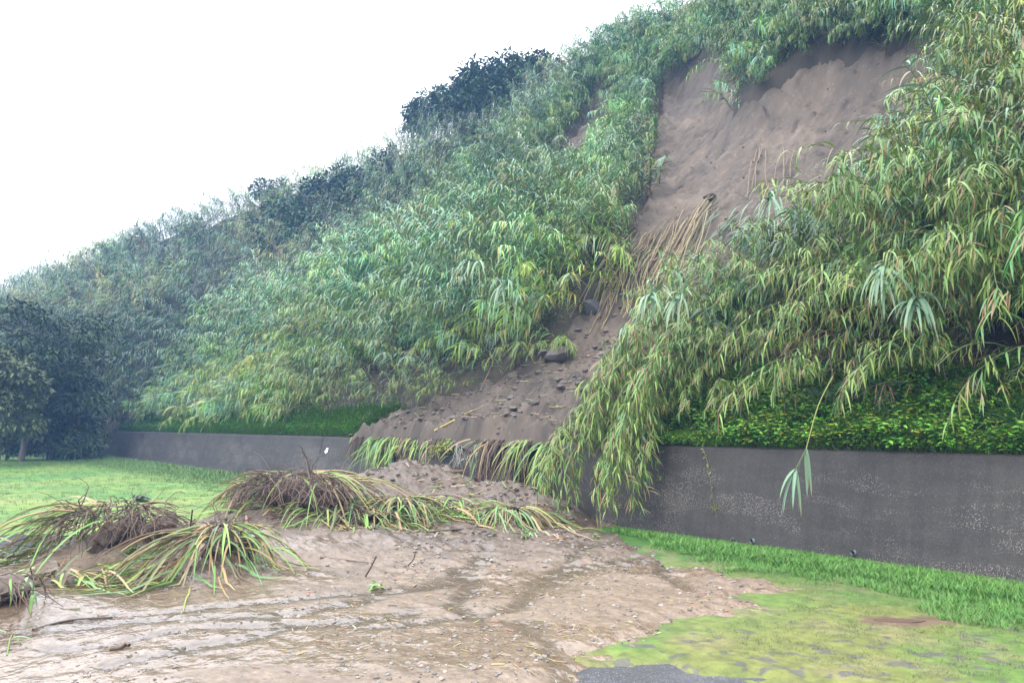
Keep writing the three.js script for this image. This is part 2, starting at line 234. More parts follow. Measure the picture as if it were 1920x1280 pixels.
// ------------------------------------------------------------------ retaining wall
{
  const N = 2048, M2 = 512, tex = dataTex(N, M2, (x, y) => {
    const u = x / N, v = y / M2, n = tfbm(u, v, 6, 5), p = sst(tfbm(u + 0.3, v + 0.1, 5, 4), 0.46, 0.62), s = hsh(x >> 1, (y >> 1) + 900), s2 = tvn(u * 512, v * 128, 512), streak = tvn(u * 90, v * 3, 90);
    const wash = sst(tvn(u * 40, v * 2, 40), 0.62, 0.9); let k = 35 + 28 * n + 7 * (streak - 0.5) - 4 * wash + 10 * (s2 - 0.5); if (s > 0.985 - 0.09 * p) k += 40 + 70 * hsh(x >> 1, (y >> 1) + 33) * p; if (s < 0.03) k -= 16;
    return [k * 1.06, k, k * 0.95];
  }, true, true);
  const root = thing('retaining_wall', at(0, FOOT, 0), 'long low dark grey concrete retaining wall at the foot of the slope', 'wall');
  const P = root.position, mat = new THREE.MeshStandardMaterial({ map: tex, vertexColors: true, roughness: 0.75, bumpMap: tex, bumpScale: 0.006, side: THREE.DoubleSide });
  for (let a = -8, n = 0; a < WALL_END; n++) {
    const b = Math.min(a + 9.35, WALL_END), last = b >= WALL_END, nu = 24, prof = [[FOOT - 0.02, -0.25], [FOOT + 0.1, 0.33], [FOOT + 0.25, 0.83], [WD - 0.03, 1.285], [WD, WALL_H], [WD + 0.36, WALL_H + 0.004], [WD + 0.38, 0.6]];
    const g = new Geo(), uv = [];
    for (let i = 0; i <= nu; i++) { let l = 0; prof.forEach(([D, y], k) => { if (k) l += Math.hypot(D - prof[k - 1][0], y - prof[k - 1][1]); const u = lerp(a + 0.008, b - 0.008, i / nu) + (last && i === nu ? 0.25 * (1 - y / WALL_H) : 0), c = 0.85 + 0.3 * fbm(u * 0.5, l * 0.7 + 3, 3); g.v(at(u, D, y).sub(P), [c, c, c]); uv.push(u / 6, l / 1.6); }); }
    const K = prof.length; for (let i = 0; i < nu; i++) for (let k = 0; k < K - 1; k++) { const p = i * K + k; g.i.push(p, p + K, p + 1, p + 1, p + K, p + K + 1); }
    for (const i of [0, nu]) { const s = g.n; prof.forEach(([D, y], k) => { const q = (i * K + k) * 3; g.v(V(g.p[q], g.p[q + 1], g.p[q + 2]), [0.8, 0.8, 0.8]); uv.push(D / 6, y / 1.6); }); for (let k = 1; k < K - 1; k++) g.i.push(s, s + k, s + k + 1); }
    const ge = g.make(); ge.setAttribute('uv', new THREE.Float32BufferAttribute(uv, 2)); mesh('wall_panel', ge, mat, root); a = b;
  }
  const pipe = new THREE.MeshStandardMaterial({ color: 0x8d9598, roughness: 0.5, side: THREE.DoubleSide }), dark = new THREE.MeshStandardMaterial({ color: 0x060606, roughness: 1 });
  const ring = new THREE.LatheGeometry([[0.024, 0.014], [0.024, -0.03], [0.033, -0.03], [0.033, 0.014]].map(([r, y]) => new THREE.Vector2(r, y)), 20); ring.rotateX(Math.PI / 2);
  const bore_shade = new THREE.CircleGeometry(0.0238, 16); bore_shade.translate(0, 0, -0.02);  // flat black disc stands in for the shade inside the pipe
  for (const [x, y] of [[1410, 1014], [1600, 1036], [1373, 1010]]) {
    let q = null; const r = ray(x, y); for (let t = 6; t < 40; t += 0.01) { const p = r.clone().multiplyScalar(t).add(camera.position), [, D] = uD(p); if (D > FOOT + 0.4 * p.y / WALL_H) { q = p; break; } }
    const m = mesh('weep_pipe', ring, pipe, root); m.position.copy(q).sub(P); m.lookAt(q.clone().add(V(-AX, 0.1, AZ).multiplyScalar(3))); m.position.copy(q).sub(P); if (x === 1373) m.scale.setScalar(0.55); const b = mesh('bore_shade', bore_shade, dark, m);
  }
}
// ------------------------------------------------------------------ giant canes
const C = { blue: [0.145, 0.275, 0.16], green: [0.12, 0.26, 0.06], yel: [0.21, 0.32, 0.055], dry: [0.30, 0.20, 0.085], brown: [0.045, 0.032, 0.022], straw: [0.36, 0.27, 0.13], stem: [0.13, 0.15, 0.06], dark: [0.045, 0.075, 0.04] };
function cane(o) {   // a stalk leaning towards +x: stem and foliage as two geometries
  const st = new Geo(), lf = new Geo(), n = 9, pts = [], tan = [], p = V(0, 0, 0);
  for (let k = 0; k <= n; k++) { const s = k / n, a = lerp(o.lean, o.end, Math.pow(s, o.pow ?? 1.7)); pts.push(p.clone()); tan.push(V(Math.sin(a), Math.cos(a), 0)); p.addScaledVector(tan[k], o.L / n); p.z += R(-1, 1) * 0.03 * o.L / n; }
  st.tube(pts, pts.map((_, k) => lerp(0.013, 0.004, k / n)), 5, pts.map((_, k) => mix(jit(o.stem ?? C.brown), jit(C.stem), clamp(k / n * 1.6 - 0.3, 0, 1))));
  const on = (s) => { const f = clamp(s, 0, 0.999) * n, k = Math.floor(f); return [pts[k].clone().lerp(pts[k + 1], f - k), tan[k].clone().lerp(tan[k + 1], f - k).normalize()]; };
  const roll = R(0, Math.PI);
  for (let i = 0; i < o.leaves; i++) {
    const s = lerp(o.from, 1, Math.pow((i + R(0.1, 0.9)) / o.leaves, 0.8)), [q, t] = on(s);
    const az = roll + (i % 2) * Math.PI + R(-0.7, 0.7), b = V(0, 0, 1).applyAxisAngle(t, az), d = t.clone().multiplyScalar(R(0.35, 0.9)).addScaledVector(b, R(0.5, 1)).normalize();
    const k = rnd(), col = jit(k < o.dryK ? C.dry : k < o.dryK + o.yelK ? C.yel : o.col, 0.22), len = o.len * R(0.6, 1.15) * (s > 0.9 ? 0.8 : 1);
    addLeaf(lf, q, d, len, o.wid * R(0.75, 1.2), R(0.9, 2.2), col, rnd() < 0.35 ? jit(C.dry) : col, 5);
  }
  for (let i = 0; i < (o.tufts ?? 0); i++) {
    const s = R(o.from * 0.8, 0.92), [q, t] = on(s), b = V(0, 0, 1).applyAxisAngle(t, R(0, 6.28)), d = t.clone().multiplyScalar(0.6).addScaledVector(b, 0.8).addScaledVector(DOWN, R(-0.1, 0.6)).normalize(), bl = leafLine(q, d, R(0.2, 0.5), 3, 0.8);
    st.tube(bl, [0.004, 0.003, 0.003, 0.002], 3, bl.map(() => C.stem));
    const e = bl[3], base = jit(rnd() < 0.3 ? C.green : C.yel, 0.2), m = 5 + Math.floor(R(0, 4)), ax = bl[3].clone().sub(bl[2]).normalize();
    for (let j = 0; j < m; j++) { const bb = V(0, 0, 1).applyAxisAngle(ax, R(0, 6.28)), dd = ax.clone().addScaledVector(bb, R(0.4, 1.5)).normalize(), col = rnd() < o.dryK * 1.4 ? jit(C.dry) : jit(base, 0.15); addLeaf(lf, e.clone().addScaledVector(ax, -0.03 * j), dd, R(0.18, 0.36), R(0.024, 0.036), R(0.3, 1.5), col, rnd() < 0.3 ? jit(C.dry) : col, 3); }
  }
  return { stem: st.make(), leaf: lf.make() };
}
const many = (n, f) => Array.from({ length: n }, (_, i) => f(i));
const K = {
  arch: many(5, () => cane({ L: R(3.2, 4.2), lean: R(0.1, 0.35), end: R(1.5, 2.2), leaves: 40, from: 0.24, len: 0.74, wid: 0.05, col: C.blue, dryK: 0.05, yelK: 0.12, tufts: 0 })),
  bushy: many(5, () => cane({ L: R(3.2, 4.2), lean: R(0.25, 0.5), end: R(1.7, 2.5), leaves: 24, from: 0.3, len: 0.5, wid: 0.038, col: C.green, dryK: 0.12, yelK: 0.34, tufts: 16 })),
  hang: many(4, () => cane({ L: R(3.4, 4.4), lean: R(0.7, 0.95), end: R(2.5, 2.95), pow: 1.0, leaves: 20, from: 0.3, len: 0.45, wid: 0.036, col: C.green, dryK: 0.12, yelK: 0.34, tufts: 18 })),
  spiky: many(4, () => cane({ L: R(3.0, 3.8), lean: R(0.0, 0.3), end: R(0.7, 1.3), leaves: 38, from: 0.2, len: 0.74, wid: 0.048, col: C.blue, dryK: 0.03, yelK: 0.1 })),
  dead: many(3, () => cane({ L: R(2.0, 3.0), lean: R(0.5, 0.9), end: R(2.2, 2.9), pow: 1, leaves: 20, from: 0.15, len: 0.4, wid: 0.02, col: C.brown, dryK: 0.25, yelK: 0.0 })),  // dead canes, their brown darkened to paint the shade under the canopy
  mop: many(4, (i) => cane({ L: R(1.2, 2.0), lean: R(0.2, 0.6), end: R(1.9, 2.6), pow: 1.2, leaves: 34, from: 0.04, len: 0.58, wid: 0.048, col: i % 2 ? C.green : C.blue, dryK: 0.09, yelK: 0.25, tufts: 3 })),
  drape: many(4, () => cane({ L: R(4.0, 4.9), lean: R(0.6, 0.8), end: R(3.0, 3.3), pow: 0.75, leaves: 26, from: 0.25, len: 0.42, wid: 0.032, col: C.green, dryK: 0.12, yelK: 0.4, tufts: 22 })),
  reed: many(4, () => cane({ L: R(2.2, 3.2), lean: R(0.0, 0.3), end: R(0.7, 1.5), leaves: 26, from: 0.1, len: 0.85, wid: 0.05, col: [0.12, 0.17, 0.10], dryK: 0.12, yelK: 0.2 })),
};
const DOWNHILL = Math.atan2(-AZ, -AX);   // yaw that turns +x to the downhill direction
const dummy = new THREE.Object3D(), tint = new THREE.Color();
function place(o, u, D, yaw, sc, tilt = 0, lift = -0.05) { o.position.copy(at(u, D, hillY(u, D) + lift)); o.rotation.set(0, yaw, 0); o.rotateZ(tilt); o.scale.setScalar(sc); o.updateMatrix(); return o; }
const thickets = {};
const THICK = {
  lowright: ['giant cane thicket overhanging the weedy bank right of the landslide', 'canes'],
  highright: ['green and yellow cane thicket climbing the slope right of the scar', 'canes'],
  crest: ['blue green cane thicket hanging over the top edge of the scar', 'canes'],
  tongue: ['narrow strip of pale canes between the scar and the small slip', 'canes'],
  front: ['broad green cane thicket above the left part of the wall', 'canes'],
  mid: ['mixed cane thicket on the middle slope left of the small slip', 'canes'],
  far: ['misty reeds and canes on the far upper left hillside', 'reeds'],
  corner: ['canes tinted dark for shade beyond the left end of the wall', 'canes'],
};
function put(region, kind, u, D, yaw, sc, tilt, bright) {
  const T = (thickets[region] ??= {}), v = Math.floor(rnd() * K[kind].length), key = kind + v;
  (T[key] ??= { kind, v, m: [], c: [] }).m.push(place(dummy, u, D, yaw, sc, tilt).matrix.clone()); T[key].c.push(bright.map((x) => x * R(0.82, 1.18)));
}
function regionOf(u, D) {
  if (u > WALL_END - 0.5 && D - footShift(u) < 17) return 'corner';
  if (u > 15 && u < 24.5 && polyDist(BARE, u, D) > -3 && D > 14.6 && D < 25 && u > 14.6 + (D - 14.6) * 0.45) return 'tongue';
  if (D > 21 && u < 25 && (polyDist(BARE, u, D) > -6 || D > 24)) return 'crest';
  if (u < 12 && polyDist(BARE, u, D) < 0 && u < 11) return D < 16 ? 'lowright' : 'highright';
  if (D - footShift(u) < 17.2 && u < 46) return 'front';
  if (u < 31) return 'mid';
  return 'far';
}
const heroes = [];
for (let u = -9; u < 92;) {
  const stepU = u < 9.5 ? 0.25 : u < 11 ? 0.29 : u < 13 ? 0.33 : u < 30 ? 0.40 : 0.55; u += stepU;
  for (let D = (u > 13 ? 10.85 : 10.95) + footShift(u) + (u > WALL_END ? -1.2 : 0); D < 33 + footShift(u); D += stepU * 0.95) {
    const uu = u + R(-0.5, 0.5) * stepU, dd = D + R(-0.5, 0.5) * stepU, q = dd - WD - footShift(uu);
    const b = Math.max(polyDist(BARE, uu, dd), polyDist(SLIP, uu, dd)); if (b > (dd > 19.5 ? 0.0 : uu > 12 ? 0.4 : -0.3)) continue;
    const y = hillY(uu, dd), pt = at(uu, dd, y + 1.5); if (!inView(pt, 420)) continue;
    if (q > 23.5) continue;
    const reg = regionOf(uu, dd), n = fbm(uu * 0.35 + 11, dd * 0.35, 3), edge = sst(q, 2.6, 1.2), left = uu > 14;
    let yaw = DOWNHILL + R(-0.7, 0.7), sc = R(0.78, 1.12) * (reg === 'highright' || reg === 'lowright' && dd > 12.9 ? lerp(0.5, 1, sst(-b, 0.2, 3.2)) : b > -0.9 ? 0.75 : 1), kind, br = [1, 1, 1], tilt = R(-0.1, 0.1);
    if (reg === 'lowright') { kind = rnd() < 0.2 ? 'arch' : rnd() < 0.78 ? 'bushy' : 'hang'; sc *= 0.92; if (q < 2.2) { kind = rnd() < 0.3 ? 'dead' : rnd() < 0.3 ? 'hang' : 'bushy'; sc *= 0.82; } if (uu > 6) sc *= 0.66; }
    else if (reg === 'highright') { sc *= 0.78; kind = n > 0.5 ? (rnd() < 0.6 ? 'arch' : 'bushy') : rnd() < 0.55 ? 'bushy' : 'spiky'; br = [0.95, 1.05, 0.9]; }
    else if (reg === 'crest') { sc *= 0.8; kind = rnd() < 0.35 ? 'hang' : rnd() < 0.8 ? 'mop' : 'dead'; if (b < -1.6) kind = rnd() < 0.5 ? 'mop' : rnd() < 0.6 ? 'arch' : 'hang'; br = [0.82, 1.0, 0.95]; }
    else if (reg === 'tongue') { kind = rnd() < 0.6 ? 'arch' : rnd() < 0.5 ? 'hang' : 'spiky'; sc *= polyDist(SLIP, uu, dd) > -1.1 ? 0.42 : 0.6; br = [1.05, 1.2, 1.1]; }
    else if (reg === 'front') { br = dd > 13 ? [1.15, 1.22, 1.16] : [1.05, 1.1, 1.05]; kind = dd < 13.2 ? (rnd() < 0.32 ? 'bushy' : rnd() < 0.7 ? 'arch' : 'hang') : (rnd() < 0.5 ? 'arch' : rnd() < 0.8 ? 'spiky' : 'bushy'); if (q < 2.4) { sc *= 0.55; } else if (q < 4) sc *= 0.8; else sc *= 0.92; if (uu < 24 && q < 2.6) { sc *= 1.25; if (rnd() < 0.3) kind = 'dead'; } }
    else if (reg === 'mid') { kind = rnd() < 0.5 ? 'arch' : rnd() < 0.5 ? 'spiky' : 'bushy'; sc *= 0.72; br = n > 0.5 ? [1, 1, 0.9] : [0.7, 0.85, 0.75]; }
    else if (reg === 'corner') { kind = rnd() < 0.6 ? 'arch' : 'hang'; sc *= 0.95; br = [0.34, 0.46, 0.44]; }  // shade beyond the wall end is put into this dark tint
    else { kind = rnd() < 0.7 ? 'reed' : 'arch'; sc *= 0.8; const k = 0.6 + 0.95 * sst(n, 0.3, 0.7); br = n > 0.6 ? [k * 1.15, k, k * 0.85] : [k * 0.85, k, k * 0.95]; }
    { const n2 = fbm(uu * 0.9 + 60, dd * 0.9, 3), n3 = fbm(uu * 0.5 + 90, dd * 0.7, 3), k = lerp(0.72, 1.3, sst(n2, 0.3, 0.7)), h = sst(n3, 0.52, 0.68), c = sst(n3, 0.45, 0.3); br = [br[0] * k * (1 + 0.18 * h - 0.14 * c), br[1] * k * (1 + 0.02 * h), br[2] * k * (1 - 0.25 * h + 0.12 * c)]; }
    if (!(reg === 'lowright' && q < 2.2) && !(reg === 'front' && uu < 24 && q < 2.4) && rnd() < (reg === 'far' ? 0.35 : 0.75)) put(reg, reg === 'far' ? 'reed' : 'mop', uu + R(-0.2, 0.2), dd + R(-0.2, 0.2), yaw + R(-0.5, 0.5), R(0.7, 1.15), 0, br);
    if ((reg === 'lowright' && q < 2.9 && uu > 1.2 && uu < 10.6 && kind !== 'dead') || (reg === 'front' && q < 3.2 && uu < 24 && kind !== 'dead')) heroes.push([reg, kind, uu, dd, yaw, sc, tilt]);
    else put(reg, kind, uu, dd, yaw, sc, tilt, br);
  }
}
for (const [r, T] of Object.entries(thickets)) {
  const root = thing('cane_thicket', null, ...THICK[r], null, 'stuff');
  for (const { kind, v, m, c } of Object.values(T)) for (const part of ['stem', 'leaf']) {
    const im = new THREE.InstancedMesh(K[kind][v][part], part === 'stem' ? M.wood : M.leaf, m.length); im.name = part === 'leaf' ? 'foliage' : 'stem'; im.userData.kind = 'stuff'; im.castShadow = im.receiveShadow = true;
    m.forEach((x, i) => { im.setMatrixAt(i, x); im.setColorAt(i, tint.setRGB(...c[i])); }); root.add(im);
  }
}
const canes = {};
function caneThing(reg, kind, u, D, yaw, sc, tilt, label, group) {
  const v = Math.floor(rnd() * K[kind].length), key = kind + v; let g = canes[key];
  if (!g) { g = canes[key] = thing('giant_cane', null); mesh('stem', K[kind][v].stem, M.wood, g); mesh('foliage', K[kind][v].leaf, M.leaf, g, 'stuff'); }
  else { g = g.clone(); g.name = numbered('giant_cane'); scene.add(g); }
  place(g, u, D, yaw, sc, tilt); g.userData = { label, category: 'cane', group }; return g;
}
for (const [reg, kind, u, D, yaw, sc, tilt] of heroes) {
  const look = { hang: 'head down drooping', bushy: 'bushy yellow green', arch: 'blue green arching', mop: 'low leafy', spiky: 'upright' }[kind], row = D - WD < 2 ? 'front row' : D - WD < 2.8 ? 'second row' : 'rear row';
  if (reg === 'lowright') { const where = u < 3.4 ? 'by the right edge of the view' : u < 5.2 ? 'right of the snapped cane' : u < 7.2 ? 'left of the snapped cane' : 'at the left tip of the right thicket'; caneThing(reg, kind, u, D, yaw, sc, tilt, look + ' cane, ' + row + ' ' + where, 'canes of the right thicket ' + where); }
  else { const where = D < 12.2 ? 'above the mud deposit on the wall' : D < 14 ? 'beside the boulder in the chute' : 'left of the head of the chute'; caneThing(reg, kind, u, D, yaw, sc, tilt, look + ' cane, ' + row + ' ' + where, 'canes along the left edge of the slide'); }
}
for (const [P, i0, i1] of [[BARE, 14, 21], [BARE, 0, 5], [SLIP, 0, 5]]) for (let i = i0; i <= i1; i++) {   // low canes closing over the edges of the bare earth
  const a = P[i % P.length], c = P[(i + 1) % P.length], L = Math.hypot(c[0] - a[0], c[1] - a[1]);
  for (let s = 0; s < L; s += 0.13) { const u = lerp(a[0], c[0], s / L) + R(-0.35, 0.35), D = lerp(a[1], c[1], s / L) + R(-0.3, 0.3); if (D < 10.9 || u > 26 || polyDist(P, u, D) > (D > 20 ? 0 : 0.35)) continue; put(P === SLIP || D > 15 ? (D > 21 && P === BARE ? 'crest' : 'tongue') : 'front', rnd() < 0.8 ? 'mop' : 'dead', u, D, R(0, 6.28), R(0.5, 0.85) * (P === SLIP ? 0.6 : 1), 0, [0.95, 1, 0.95]); }
}
for (let i = 0; i < 18; i++) { const u = R(8.2, 9.6), D = R(10.35, 11.1); caneThing('drape', 'drape', u, D, DOWNHILL + R(-0.45, 0.4), R(0.62, 0.8), R(-0.25, -0.05), 'yellow green cane draped over the wall, ' + (u > 9.1 ? 'nearest the mud fall' : u > 8.6 ? 'in the middle of the drape' : 'at the right end of the drape'), 'canes draped over the wall beside the mud fall'); }
for (let i = 0; i < 26; i++) { const u = R(7.9, 9.3), D = R(11.2, 12.5); caneThing('drape', 'drape', u, D, DOWNHILL + R(-0.3, 0.25), R(0.68, 0.9), R(-0.1, 0.1), 'yellow green cane draped over the wall, ' + (u > 9.1 ? 'nearest the mud fall' : u > 8.6 ? 'in the middle of the drape' : 'at the right end of the drape'), 'canes draped over the wall beside the mud fall'); }


// ------------------------------------------------------------------ weeds on the bank behind the wall, grasses on the lawns
function scatter(name, label, category, geos, mat, spots) {   // spots: [Vector3, yaw, scale, tint][]
  const root = thing(name, null, label, category, null, 'stuff'), by = geos.map(() => []);
  for (const s of spots) by[Math.floor(rnd() * geos.length)].push(s);
  geos.forEach((g, k) => { if (!by[k].length) return; const im = new THREE.InstancedMesh(g, mat, by[k].length); im.name = 'tuft'; im.userData.kind = 'stuff'; im.castShadow = im.receiveShadow = true; by[k].forEach(([p, yaw, sc, c, tl], i) => { dummy.position.copy(p); dummy.rotation.set(tl ?? 0, yaw, 0); dummy.scale.setScalar(sc); dummy.updateMatrix(); im.setMatrixAt(i, dummy.matrix); im.setColorAt(i, tint.setRGB(...c)); }); root.add(im); });
  return root;
}
const sprigs = many(4, () => { const g = new Geo(); for (let k = 0; k < 3; k++) { const h = R(0.1, 0.28), a = R(0, 6.28), top = V(Math.cos(a) * h * 0.5, h, Math.sin(a) * h * 0.5), ln = [V(0, 0, 0), top.clone().multiplyScalar(0.55), top]; g.tube(ln, [0.004, 0.003, 0.002], 3, ln.map(() => [0.05, 0.09, 0.02])); for (let j = 0; j < 8; j++) { const p = ln[1].clone().lerp(top, j / 7), b = R(0, 6.28), col = jit(rnd() < 0.12 ? [0.25, 0.33, 0.03] : [0.125, 0.29, 0.032], 0.32); addLeaf(g, p, V(Math.cos(b), R(0.1, 0.6), Math.sin(b)), R(0.035, 0.07), R(0.022, 0.04), 0.7, col, col, 3); } } return g.make(); });
const tufts = (n, h, w, cols, spread) => many(3, () => { const g = new Geo(); for (let k = 0; k < n; k++) { const a = R(0, 6.28), col = jit(pick(cols), 0.2); addLeaf(g, V(R(-1, 1) * spread, 0, R(-1, 1) * spread), V(Math.cos(a) * 0.45, 1, Math.sin(a) * 0.45), h * R(0.6, 1.2), w, R(0.3, 1.3), col, col, 3); } return g.make(); });
{
  const spR = [], spL = [], whites = [];
  for (let i = 0; i < 17000; i++) { const u = R(0.2, 10.6), D = WD + 0.03 + Math.pow(rnd(), 1.1) * 1.5; if (polyDist(BARE, u, D) > -0.2) continue; spR.push([at(u, D, hillY(u, D) - 0.03), R(0, 6.28), R(0.5, 1.0) + 0.7 * sst(fbm(u * 1.7, D * 1.7, 3), 0.45, 0.7), many(3, () => R(0.75, 1.25)), R(-0.5, 0.3)]); }
  scatter('ground_cover', 'bright green leafy weeds covering the bank behind the right wall', 'weeds', sprigs, M.grass, spR);
  for (let i = 0; i < 12000; i++) { const u = R(16.5, WALL_END), D = WD + 0.15 + rnd() * 1.0; if (polyDist(BARE, u, D) > -0.1) continue; spL.push([at(u, D, hillY(u, D) - 0.03), R(0, 6.28), R(0.7, 1.5), many(3, () => R(0.85, 1.3)), -0.3]); }
  scatter('ground_cover', 'green weeds and grass along the bank behind the left wall', 'weeds', sprigs, M.grass, spL);
  const bank = tufts(16, 0.5, 0.014, [[0.07, 0.15, 0.03], [0.09, 0.17, 0.04], [0.06, 0.13, 0.05]], 0.06), bs = [];
  for (let i = 0; i < 520; i++) { const r = rnd() < 0.45, u = r ? R(3, 11) : R(16.5, WALL_END), D = WD + R(0.25, 1.9); if (polyDist(BARE, u, D) > 0) continue; if (r && u < 6 && rnd() < 0.75) continue; bs.push([at(u, D, hillY(u, D) - 0.02), R(0, 6.28), R(0.5, 1.15), many(3, () => R(0.85, 1.2))]); }
  scatter('bank_grass', 'long blady grass among the weeds above the wall', 'grass', bank, M.grass, bs);
  const tall = tufts(14, 0.15, 0.009, [[0.085, 0.22, 0.03], [0.065, 0.18, 0.03], [0.11, 0.24, 0.035]], 0.05), ts = [];
  for (let i = 0; i < 16000; i++) { const u = R(0, 13.5), k = Math.pow(rnd(), 1.3) * 2.3, D = FOOT - 0.02 - k, p = at(u, D, 0); const w = -p.z; if (polyDist(FAN, p.x, w) > -0.15 + (fbm(p.x * 1.6 + 9, w * 1.6, 4) - 0.5) * 1.1) continue; if (!inView(p, 60)) continue; if (k > 1.3 && fbm(p.x * 1.5, w * 1.5, 3) < 0.3 + (k - 1.3) * 0.35) continue; ts.push([p, R(0, 6.28), R(0.6, 1.15) * (k > 1.2 ? 0.7 : k < 0.5 ? 0.5 : 1), many(3, () => R(0.85, 1.15))]); }
  scatter('grass', 'lush green grass strip along the foot of the right wall', 'grass', tall, M.grass, ts);
  const short = tufts(12, 0.035, 0.005, [[0.13, 0.175, 0.045], [0.11, 0.17, 0.04], [0.16, 0.17, 0.065]], 0.05), ss = [];
  for (let i = 0; i < 26000; i++) { const p = V(R(0.4, 8), 0, -R(4.4, 11)); const w = -p.z; if (!inView(p, 30)) continue; const e = polyDist(LAWN_R, p.x, w); if (e < 0.1 || AX * p.x + AZ * w > FOOT - 0.6 || polyDist(FAN, p.x, w) > -0.1) continue; if (fbm(p.x * 7 + 3, w * 7, 3) > 0.58 || Math.hypot((p.x - 3.24) / 0.42, (w - 6.73) / 0.19) < 0.9) continue; p.y = 0.015; ss.push([p, R(0, 6.28), R(0.6, 1.1), many(3, () => R(0.85, 1.15))]); }
  scatter('grass', 'short yellow green turf of the right lawn', 'grass', short, M.grass, ss);
  const far = tufts(14, 0.16, 0.014, [[0.075, 0.165, 0.035], [0.10, 0.18, 0.04]], 0.12), fs = [];
  for (let i = 0; i < 30000; i++) { const w = R(13, 43), x = R(-26, -3.5), p = V(x, 0, -w), [u, D] = uD(p); if (D > FOOT - 0.02 + footShift(u) + (u > WALL_END ? 0.6 : 0) || !inView(p, 30) || polyDist([[-3.6, 20], [-5.2, 14], [-6.5, 11.6], [-14, 14.5], [-40, 17], [-40, 46], [-3, 46]], x, w) < 0.25) continue; const k = sst(FOOT + footShift(u) - D, 3.2, 0.4); if (rnd() > 0.35 + k) continue; fs.push([p, R(0, 6.28), R(0.4, 0.75) + k * 0.8, many(3, () => R(0.85, 1.15))]); }
  scatter('grass', 'rougher bright green grass on the left lawn towards the wall', 'grass', far, M.grass, fs);
}

// ------------------------------------------------------------------ trees and shrubs
function crownGeo(n, r, squash, leaf, cols, lobes = 9) {
  const g = new Geo(), L = many(lobes, () => { const a = R(0, 6.28), e = Math.asin(R(-0.5, 1)), k = R(0.45, 0.8); return [V(Math.cos(a) * Math.cos(e) * k, Math.sin(e) * k * squash, Math.sin(a) * Math.cos(e) * k).multiplyScalar(r), r * R(0.28, 0.5)]; });
  for (let k = 0; k < n; k++) {
    const [c, lr] = pick(L), a = R(0, 6.28), e = Math.asin(R(-0.7, 1)), o = V(Math.cos(a) * Math.cos(e), Math.sin(e), Math.sin(a) * Math.cos(e)), p = c.clone().addScaledVector(o, lr * Math.pow(rnd(), 0.35));
    const d = o.clone().add(V(R(-1, 1), R(-0.6, 0.5), R(-1, 1))).normalize(), col = jit(pick(cols), 0.25); addLeaf(g, p, d, leaf * R(0.7, 1.3), leaf * R(0.4, 0.6), 0.7, col, col, 2);
  }
  return [g.make(), L];
}
const DARK = [[0.034, 0.075, 0.03], [0.045, 0.095, 0.036], [0.06, 0.115, 0.042]], LIGHT = [[0.10, 0.19, 0.03], [0.13, 0.21, 0.03], [0.08, 0.16, 0.03]], MIDG = [[0.07, 0.14, 0.055], [0.09, 0.17, 0.06], [0.11, 0.19, 0.075]];
function treeParts(n, r, squash, leaf, cols, trunk) { const [crown, L] = crownGeo(n, r, squash, leaf, cols), g = new Geo(), top = V(0, trunk, 0); const t = [V(0, -0.3, 0), V(R(-0.1, 0.1), trunk * 0.5, 0), top]; g.tube(t, [0.07, 0.055, 0.045].map((x) => x * (0.6 + r * 0.5)), 7, t.map(() => jit([0.05, 0.042, 0.035]))); for (const [c] of L.slice(0, 7)) { const e = c.clone().add(V(0, trunk + r * 0.3, 0)), b = [top.clone().multiplyScalar(0.9), top.clone().lerp(e, 0.5).add(V(0, 0.1, 0)), e]; g.tube(b, [0.03, 0.02, 0.008], 5, b.map(() => [0.05, 0.042, 0.035])); } crown.translate(0, trunk + r * 0.3, 0); return [g.make(), crown]; }
const TREE = {
  tree: many(4, () => treeParts(1500, 1, 0.85, 0.17, DARK, 0.9)),
  shrub: many(4, () => treeParts(1300, 1, 0.8, 0.16, MIDG, 0.3)),
  dark: many(4, () => treeParts(1500, 1, 0.8, 0.15, DARK, 0.25)),
  bush: many(2, () => treeParts(1100, 1, 0.75, 0.13, LIGHT, 0.3)),
};
function plant(name, kind, u, D, r, label, category, group, sx = 1) {
  const [t, c] = pick(TREE[kind]), g = thing(name, at(u, D, hillY(u, D) - 0.1), label, category, group); g.rotation.y = R(0, 6.28); g.scale.set(r * sx, r, r * sx); mesh('trunk', t, M.wood, g); mesh('crown', c, M.matte, g, 'stuff'); return g;
}
const ORD = ['first', 'second', 'third', 'fourth', 'fifth', 'sixth', 'seventh', 'eighth', 'ninth', 'tenth', 'eleventh', 'twelfth', 'thirteenth', 'fourteenth', 'fifteenth', 'sixteenth', 'seventeenth', 'eighteenth', 'nineteenth', 'twentieth'];
function belt(list, name, kind, say, category, group) {
  list.sort((a, b) => a[0] - b[0]).forEach(([x, y, rp], i) => { let h = null; for (let k = 0; k < 16 && !h; k++) h = onHill(x, y + rp * 1.15 + k * 8, 0.3); if (!h) { console.log('no hill', x, y); return; } const w = project(h[2])[2]; plant(name, kind, h[0], h[1], rp * w / FPX * (kind === 'tree' ? 1.2 : kind === 'dark' ? 1.4 : 1.1), say + ', ' + ORD[i] + ' from the left', category, group); });
}
belt([[772, 228, 30], [800, 205, 42], [838, 175, 42], [852, 150, 40], [905, 140, 55], [955, 115, 52], [1003, 100, 45], [870, 215, 50], [930, 185, 55], [985, 150, 45]], 'evergreen_tree', 'tree', 'dark evergreen tree on the hill crest', 'tree', 'dark trees on the skyline');
